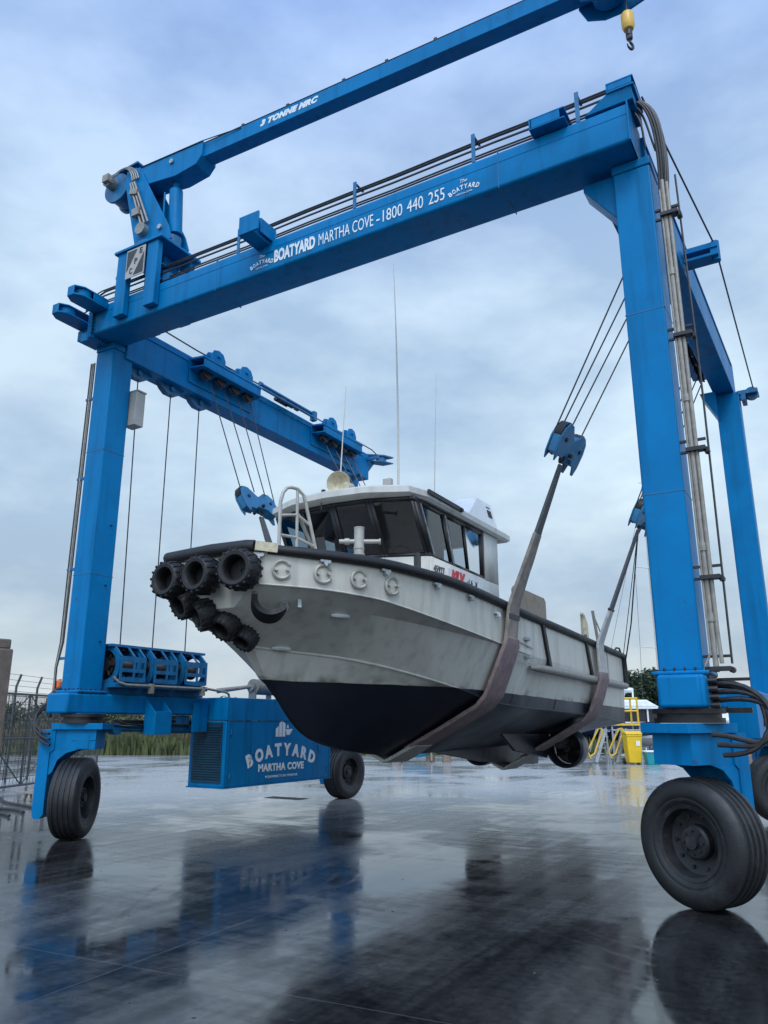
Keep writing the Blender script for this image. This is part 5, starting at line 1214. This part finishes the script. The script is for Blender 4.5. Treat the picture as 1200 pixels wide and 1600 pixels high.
def foliage(m, c, r, n, leaf, rnd):
    for _ in range(n):
        while True:
            q = V(rnd.uniform(-1, 1), rnd.uniform(-1, 1), rnd.uniform(-1, 1))
            if .25 < q.length < 1: break
        q = q * (1 if rnd.random() < .8 else 1.12)
        p = Vector(c) + V(q.x * r[0], q.y * r[1], q.z * r[2]); s_ = leaf * rnd.uniform(.5, 1.4)
        a = V(rnd.uniform(-1, 1), rnd.uniform(-1, 1), rnd.uniform(-.6, .6)).normalized(); b = a.cross(V(rnd.uniform(-1, 1), rnd.uniform(-1, 1), rnd.uniform(-1, 1))).normalized()
        m.face([p - a * s_, p + b * s_ * .5, p + a * s_, p - b * s_ * .5])
rnd = random.Random(11); m = MB()
for k in range(70):
    dd = rnd.uniform(62, 84); s_ = rnd.uniform(-.62, .40) * dd; hh = rnd.uniform(1.2, 2.1) if s_ < -8 else rnd.uniform(1.4, 2.6)
    foliage(m, at(dd, s_, hh * .9), (rnd.uniform(2.0, 4.2), rnd.uniform(1.5, 3), hh), 420, .28, rnd)
tag(m.build('coastal_scrub', LEAF2, smooth=False), None, None, kind='stuff')
def tree(p, h, rx, mt, label, seed, group):
    rnd = random.Random(seed); t = thing('evergreen_tree', label, 'tree', p, group); p = Vector(p)
    m = MB(); m.tube([p, p + V(.1, .05, h * .3), p + V(-.05, .1, h * .62), p + V(.1, .0, h * .85)], [.22, .17, .11, .05], 8)
    ends = []
    for k in range(9):
        a = k * 2.4; z0 = h * rnd.uniform(.25, .6); e_ = p + V(cos(a) * rx * .62, sin(a) * rx * .62, z0 + h * rnd.uniform(.12, .3)); ends.append(e_); m.tube([p + V(0, 0, z0), p.lerp(e_, .5) + V(0, 0, z0 * .5 + .1), e_], [.08, .055, .02], 6)
    m.build('trunk', BARK, t)
    m = MB()
    for e_ in ends + [p + V(0, 0, h * .82), p + V(rx * .3, 0, h * .7), p + V(-rx * .3, .2, h * .72)]:
        foliage(m, e_ + V(0, 0, .1), (rx * .42 * rnd.uniform(.8, 1.2), rx * .42, h * .17), 520, .17, rnd)
    m.build('crown', mt, t, smooth=False)
tree(at(64, 20.6), 5.9, 2.5, LEAF, 'tallest dark tree beyond the white cruiser, next to the blue column', 3, 'dark trees behind the boats')
tree(at(70, 20.2), 5.2, 2.6, LEAF, 'lower dark tree left of the tallest one, beyond the white cruiser', 4, 'dark trees behind the boats')
tree(at(72, 27), 5.2, 3.0, LEAF, 'dark tree behind the blue right hand column', 5, 'dark trees behind the boats')

# boats standing ashore at the right
def hull_simple(c, L_, B, z0, z1, mt, name, label, cat, ax, keel=.5):
    t = thing(name, label, cat, c); ax = Vector(ax).normalized(); sx_ = V(-ax.y, ax.x, 0); c = Vector(c); m = MB(); st = []
    for k in range(13):
        x = -L_ / 2 + L_ * k / 12; q = k / 12; hb = B / 2 * (1 - max(0, (q - .5) / .5) ** 2.2); rise = .35 * max(0, q - .55) / .45
        st.append([c + ax * x + sx_ * (hb * s_) + V(0, 0, zz) for s_, zz in ((1, z1 + rise * .6), (.82, z0 + keel + rise * .7), (.03, z0 + rise * 1.4), (-.03, z0 + rise * 1.4), (-.82, z0 + keel + rise * .7), (-1, z1 + rise * .6))])
    vs = [[m.bm.verts.new(p) for p in r] for r in st]
    for a, b in zip(vs[:-1], vs[1:]):
        for i in range(6): m.bm.faces.new((a[i], a[(i + 1) % 6], b[(i + 1) % 6], b[i]))
    m.bm.faces.new(vs[0]); m.bm.faces.new(vs[-1][::-1])
    m.build('hull', mt, t)
    for x in (-.3, .2):
        m = MB(); q = c + ax * (x * L_); m.box(q.x - .15, q.x + .15, q.y - .15, q.y + .15, 0, z0 + .12)
        for s_ in (1, -1): e_ = q + sx_ * (s_ * B * .4); m.tube([q + V(0, 0, .1), e_ + sx_ * s_ * .4 + V(0, 0, .1), e_ + V(0, 0, z0 + keel)], .04, 6)
        m.build('cradle', WOOD, t)
    return t, ax, sx_
c = at(46, 14.6)
cr_, ax, sx_ = hull_simple(c, 7.6, 2.6, .35, 1.55, WHITE, 'motor_cruiser', 'white motor cruiser with flybridge standing ashore behind the yellow stairs', 'motor boat', RT + FW * .15)
def cb_(m, x0, x1, y0, y1, z0, z1): m.prism([c + ax * x + sx_ * y + V(0, 0, z0) for x, y in ((x0, y0), (x1, y0), (x1, y1), (x0, y1))], (0, 0, z1 - z0))
m = MB(); cb_(m, -1.9, 1.5, -1.05, 1.05, 1.5, 1.72); m.prism([c + ax * x + sx_ * -1.0 + V(0, 0, z) for x, z in ((1.0, 1.72), (2.1, 1.72), (1.35, 2.42), (.9, 2.42))], sx_ * 2.0)
for x in (-1.85, -.9, .1): cb_(m, x, x + .1, -1.04, -.96, 1.72, 2.42); cb_(m, x, x + .1, .96, 1.04, 1.72, 2.42)
cb_(m, -2.3, 1.5, -1.15, 1.15, 2.42, 2.52); m.build('cabin', WHITE, cr_, bevel=.03)
m = MB(); cb_(m, -1.7, .95, -.93, .93, 1.74, 2.40); m.build('cabin_windows', BLACK, cr_)
m = MB(); m.prism([c + ax * x + sx_ * -.8 + V(0, 0, z) for x, z in ((-1.9, 2.53), (1.1, 2.53), (.3, 2.95), (-1.7, 2.95))], sx_ * 1.6); m.build('flybridge', WHITE, cr_, bevel=.12)
m = MB(); q = c + V(0, 0, 0); m.tube([q + ax * -.5 + sx_ * .7 + V(0, 0, 2.9), q + ax * -.4 + sx_ * .5 + V(0, 0, 3.4), q + ax * -.4 - sx_ * .5 + V(0, 0, 3.4), q + ax * -.5 - sx_ * .7 + V(0, 0, 2.9)], .05, 8); m.lathe([(.02, 0), (.28, .02), (.3, .1), (.25, .2), (.02, .24)], q + ax * -.4 + V(0, 0, 3.42), (0, 0, 1), 16); m.build('radar_arch', WHITE, cr_)
# yacht
c = at(50, 20.2); 
y_, ax, sx_ = hull_simple(c, 10.5, 3.1, .55, 1.75, WHITE, 'sailing_yacht', 'white sailing yacht ashore with tall pale mast left of the blue column', 'yacht', RT + FW * .25, .7)
mb_ = at(50, 17.55)
m = MB(); m.tube([mb_ + V(0, 0, 1.6), mb_ + V(0, 0, 9), mb_ + V(0, 0, 17.1)], [.15, .14, .11], 10); m.tube([mb_ + V(0, 0, 17.1), mb_ + V(0, 0, 17.9)], .03, 6); m.tube([mb_ + RT * -.25 + V(0, 0, 17.4), mb_ + RT * .25 + V(0, 0, 17.4)], .03, 6)
ms = m.build('mast', DECKW, y_)
m = MB()
for z, l_ in ((6.3, 1.15), (11.5, 1.0)): m.tube([mb_ + RT * -l_ + V(0, 0, z + .1), mb_ + V(0, 0, z), mb_ + RT * l_ + V(0, 0, z - .1)], .035, 6)
m.build('spreader', DECKW, ms)
m = MB()
for s_ in (1, -1): m.tube([mb_ + RT * (s_ * 1.3) + V(0, 0, 1.75), mb_ + RT * (s_ * 1.12) + V(0, 0, 6.3), mb_ + RT * (s_ * 1.0) + V(0, 0, 11.5), mb_ + V(0, 0, 16.9)], .012, 4)
m.tube([mb_ + RT * -4.2 + V(0, 0, 1.9), mb_ + V(0, 0, 17)], .012, 4)
m.build('rigging', FENCE, ms)
m = MB(); m.prism([c + ax * x + sx_ * -.8 + V(0, 0, z) for x, z in ((-3.4, 1.7), (1.8, 1.8), (1.2, 2.25), (-3.2, 2.3))], sx_ * 1.6); m.build('coachroof', WHITE, y_, bevel=.06)
c = at(45, 11.2)
nb_, ax, sx_ = hull_simple(c, 8.2, 2.7, .6, 1.55, NAVY, 'navy_launch', 'dark navy launch on timber cradles behind the boarding steps', 'motor boat', RT - FW * .3)
m = MB(); m.prism([c + ax * x + sx_ * -.9 + V(0, 0, z) for x, z in ((-3.2, 1.5), (1.4, 1.6), (.8, 1.95), (-2.9, 2.0))], sx_ * 1.8); m.build('coaming', WHITE, nb_, bevel=.05)
m = MB(); q = at(45, 12.9); m.tube([q + V(0, 0, 1.6), q + V(0, 0, 4.1)], .03, 6); m.build('flag_staff', DECKW, nb_)
c = at(58, 24.5)
k_, ax, sx_ = hull_simple(c, 9.5, 3.0, .5, 1.7, WHITE, 'ketch', 'white ketch ashore far right, behind the pallets', 'yacht', RT + FW * .1, .6)
m = MB(); q = at(58, 24.0); m.tube([q + V(0, 0, 1.6), q + V(0, 0, 12)], .1, 8); m.build('mast', DECKW, k_)
# small runabout and pallets farther right
c = at(40, 19.0); r_b, ax, sx_ = hull_simple(c, 4.6, 1.8, .45, 1.2, WHITE, 'runabout', 'small white runabout on a cradle right of the blue foot', 'motor boat', RT - FW * .2)
m = MB(); p = at(33, 14.9)
for k in range(7):
    for j in range(5): q = p + RT * (-.5 + .25 * j); m.prism([q + V(0, 0, .15 * k), q + RT * .2 + V(0, 0, .15 * k), q + RT * .2 + FW * 1.1 + V(0, 0, .15 * k), q + FW * 1.1 + V(0, 0, .15 * k)], (0, 0, .03))
    for j in range(3): q = p + FW * (.02 + .5 * j) + V(0, 0, .15 * k + .03); m.prism([q - RT * .5, q + RT * .7, q + RT * .7 + FW * .08, q - RT * .5 + FW * .08], (0, 0, .12))
tag(m.build('pallet_stack', WOOD), 'stack of weathered timber pallets right of the blue foot', 'pallets')
# yellow work platform
pf = thing('work_platform', 'yellow railed work platform on grey legs beside the stern', 'platform', at(36.5, 11.0)); c = at(36.5, 11.0)
def PQ(a, b, z): return c + RT * a + FW * b + V(0, 0, z)
m = MB()
for a in (-.15, .62):
    for b in (0, 1.0): m.tube([PQ(a, b, 1.62), PQ(a, b, 2.78)], .045, 6)
for z in (2.76, 2.2):
    m.tube([PQ(-.15, 0, z), PQ(.62, 0, z), PQ(.62, 1, z), PQ(-.15, 1, z)], .045, 6)
m.prism([PQ(-.7, -.1, 1.55), PQ(.75, -.1, 1.55), PQ(.75, 1.1, 1.55), PQ(-.7, 1.1, 1.55)], (0, 0, .10)); m.build('railing', YELLOW, pf)
m = MB()
for a in (-.6, .65):
    for b in (0, 1): m.tube([PQ(a, b, 0), PQ(a, b, 1.55)], .04, 6)
m.tube([PQ(-.6, 0, .25), PQ(.65, 0, .25), PQ(.65, 1, .25), PQ(-.6, 1, .25)], .03, 6, closed=True); m.tube([PQ(-.6, 0, 1.35), PQ(.65, 0, 1.35), PQ(.65, 1, 1.35), PQ(-.6, 1, 1.35)], .03, 6, closed=True); m.build('leg_frame', STEEL, pf)
# two leaning boarding steps with yellow handrails
for i, (sd_, lab) in enumerate(((9.05, 'left of two leaning boarding steps with yellow handrails'), (9.95, 'right of two leaning boarding steps with yellow handrails'))):
    c = at(34.5, sd_); t = thing('boarding_steps', lab, 'steps', c, 'mobile boarding steps by the stern')
    m = MB()
    for b in (0,):
        m.tube([PQ(-.22, b, .2), PQ(-.34, b, .48), PQ(-.28, b, .62), PQ(.18, b, 1.42), PQ(.30, b, 1.44), PQ(.34, b, 1.30), PQ(-.05, b, .40), PQ(-.22, b, .30)], .035, 6)
    m.build('handrail', YELLOW, t)
    m = MB(); m.tube([PQ(-.12, .5, .45), PQ(.22, .5, 1.40), PQ(.34, .5, 1.42)], .025, 6); m.build('handrail', STEEL, t)
    m = MB()
    for b in (0, .5): m.bar(PQ(.0, b, .05), PQ(.50, b, 1.42), .04, .13); m.tube([PQ(.48, b, 1.35), PQ(.62, b, 0)], .03, 6)
    for k in range(6): q = k / 6 + .08; m.prism([PQ(.0 + .5 * q, .02, .05 + 1.37 * q), PQ(.22 + .5 * q, .02, .05 + 1.37 * q), PQ(.22 + .5 * q, .48, .05 + 1.37 * q), PQ(.5 * q, .48, .05 + 1.37 * q)], (0, 0, .03))
    m.build('stair_frame', STEEL, t)
# yellow wheelie bin
c = at(33.6, 10.45); bn = thing('wheelie_bin', 'tall yellow wheelie bin standing on the wet yard', 'bin', c)
m = MB(); lo_ = [PQ(-.26, 0, .06), PQ(.26, 0, .06), PQ(.26, .55, .06), PQ(-.26, .55, .06)]; hi_ = [PQ(-.32, -.06, 1.20), PQ(.32, -.06, 1.20), PQ(.32, .62, 1.20), PQ(-.32, .62, 1.20)]
va = [m.bm.verts.new(p) for p in lo_]; vb = [m.bm.verts.new(p) for p in hi_]
for i in range(4): m.bm.faces.new((va[i], va[(i + 1) % 4], vb[(i + 1) % 4], vb[i]))
m.bm.faces.new(va[::-1]); m.bm.faces.new(vb); m.prism([PQ(-.34, -.08, 1.12), PQ(.34, -.08, 1.12), PQ(.34, .0, 1.12), PQ(-.34, .0, 1.12)], (0, 0, .08)); m.build('body', YELBIN, bn, bevel=.03)
m = MB(); m.prism([PQ(-.35, -.10, 1.205), PQ(-.35, .66, 1.205), PQ(-.35, .60, 1.33), PQ(-.35, .1, 1.34), PQ(-.35, -.06, 1.26)], RT * .70); m.build('lid', YELBIN, bn, bevel=.03)
m = MB(); m.cyl(PQ(-.34, .6, .12), PQ(-.24, .6, .12), .12, 16); m.cyl(PQ(.24, .6, .12), PQ(.34, .6, .12), .12, 16); m.build('wheel', BLACK, bn)
m = MB(); m.prism([PQ(.06, -.047, .74), PQ(.22, -.047, .74), PQ(.22, -.055, .94), PQ(.06, -.055, .94)], FW * -.006); m.build('bin_sticker', WHITEP, bn)
# teal tub with frame
c = at(33.2, 11.08); tb = thing('teal_tub', 'small teal plastic tub with pale rim beside the yellow bin', 'tub', c)
m = MB(); va = [m.bm.verts.new(PQ(a, b, 0)) for a, b in ((-.24, 0), (.24, 0), (.24, .4), (-.24, .4))]; vb = [m.bm.verts.new(PQ(a, b, .5)) for a, b in ((-.29, -.04), (.29, -.04), (.29, .44), (-.29, .44))]
for i in range(4): m.bm.faces.new((va[i], va[(i + 1) % 4], vb[(i + 1) % 4], vb[i]))
m.bm.faces.new(va[::-1]); m.bm.faces.new(vb); m.build('body', TEAL, tb, bevel=.02)
m = MB(); m.tube([PQ(-.32, -.06, .53), PQ(.32, -.06, .53), PQ(.32, .46, .53), PQ(-.32, .46, .53)], .035, 6, closed=True); m.tube([PQ(-.3, -.06, .53), PQ(-.3, -.06, .68)], .02, 6); m.tube([PQ(.0, -.06, .53), PQ(.0, -.06, .62)], .02, 6); m.build('rim', WHITEP, tb)
# pale blue dinghy and timber blocks under the boat
dg_, ax, sx_ = hull_simple(at(36, 1.55), 2.6, 1.2, .18, .72, CYAN, 'dinghy', 'pale blue dinghy far behind, seen under the hull', 'dinghy', RT)
for sd_, lab, h_ in ((2.75, 'round brown bollard right of the pale blue dinghy', .75), (.55, 'round brown bollard left of the pale blue dinghy', .7)):
    m = MB(); m.lathe([(.02, 0), (.2, 0), (.19, h_ * .8), (.22, h_ * .85), (.2, h_), (.02, h_)], at(35.5, sd_), (0, 0, 1), 18)
    tag(m.build('timber_bollard', WOOD), lab, 'bollard', 'bollards by the dinghy')
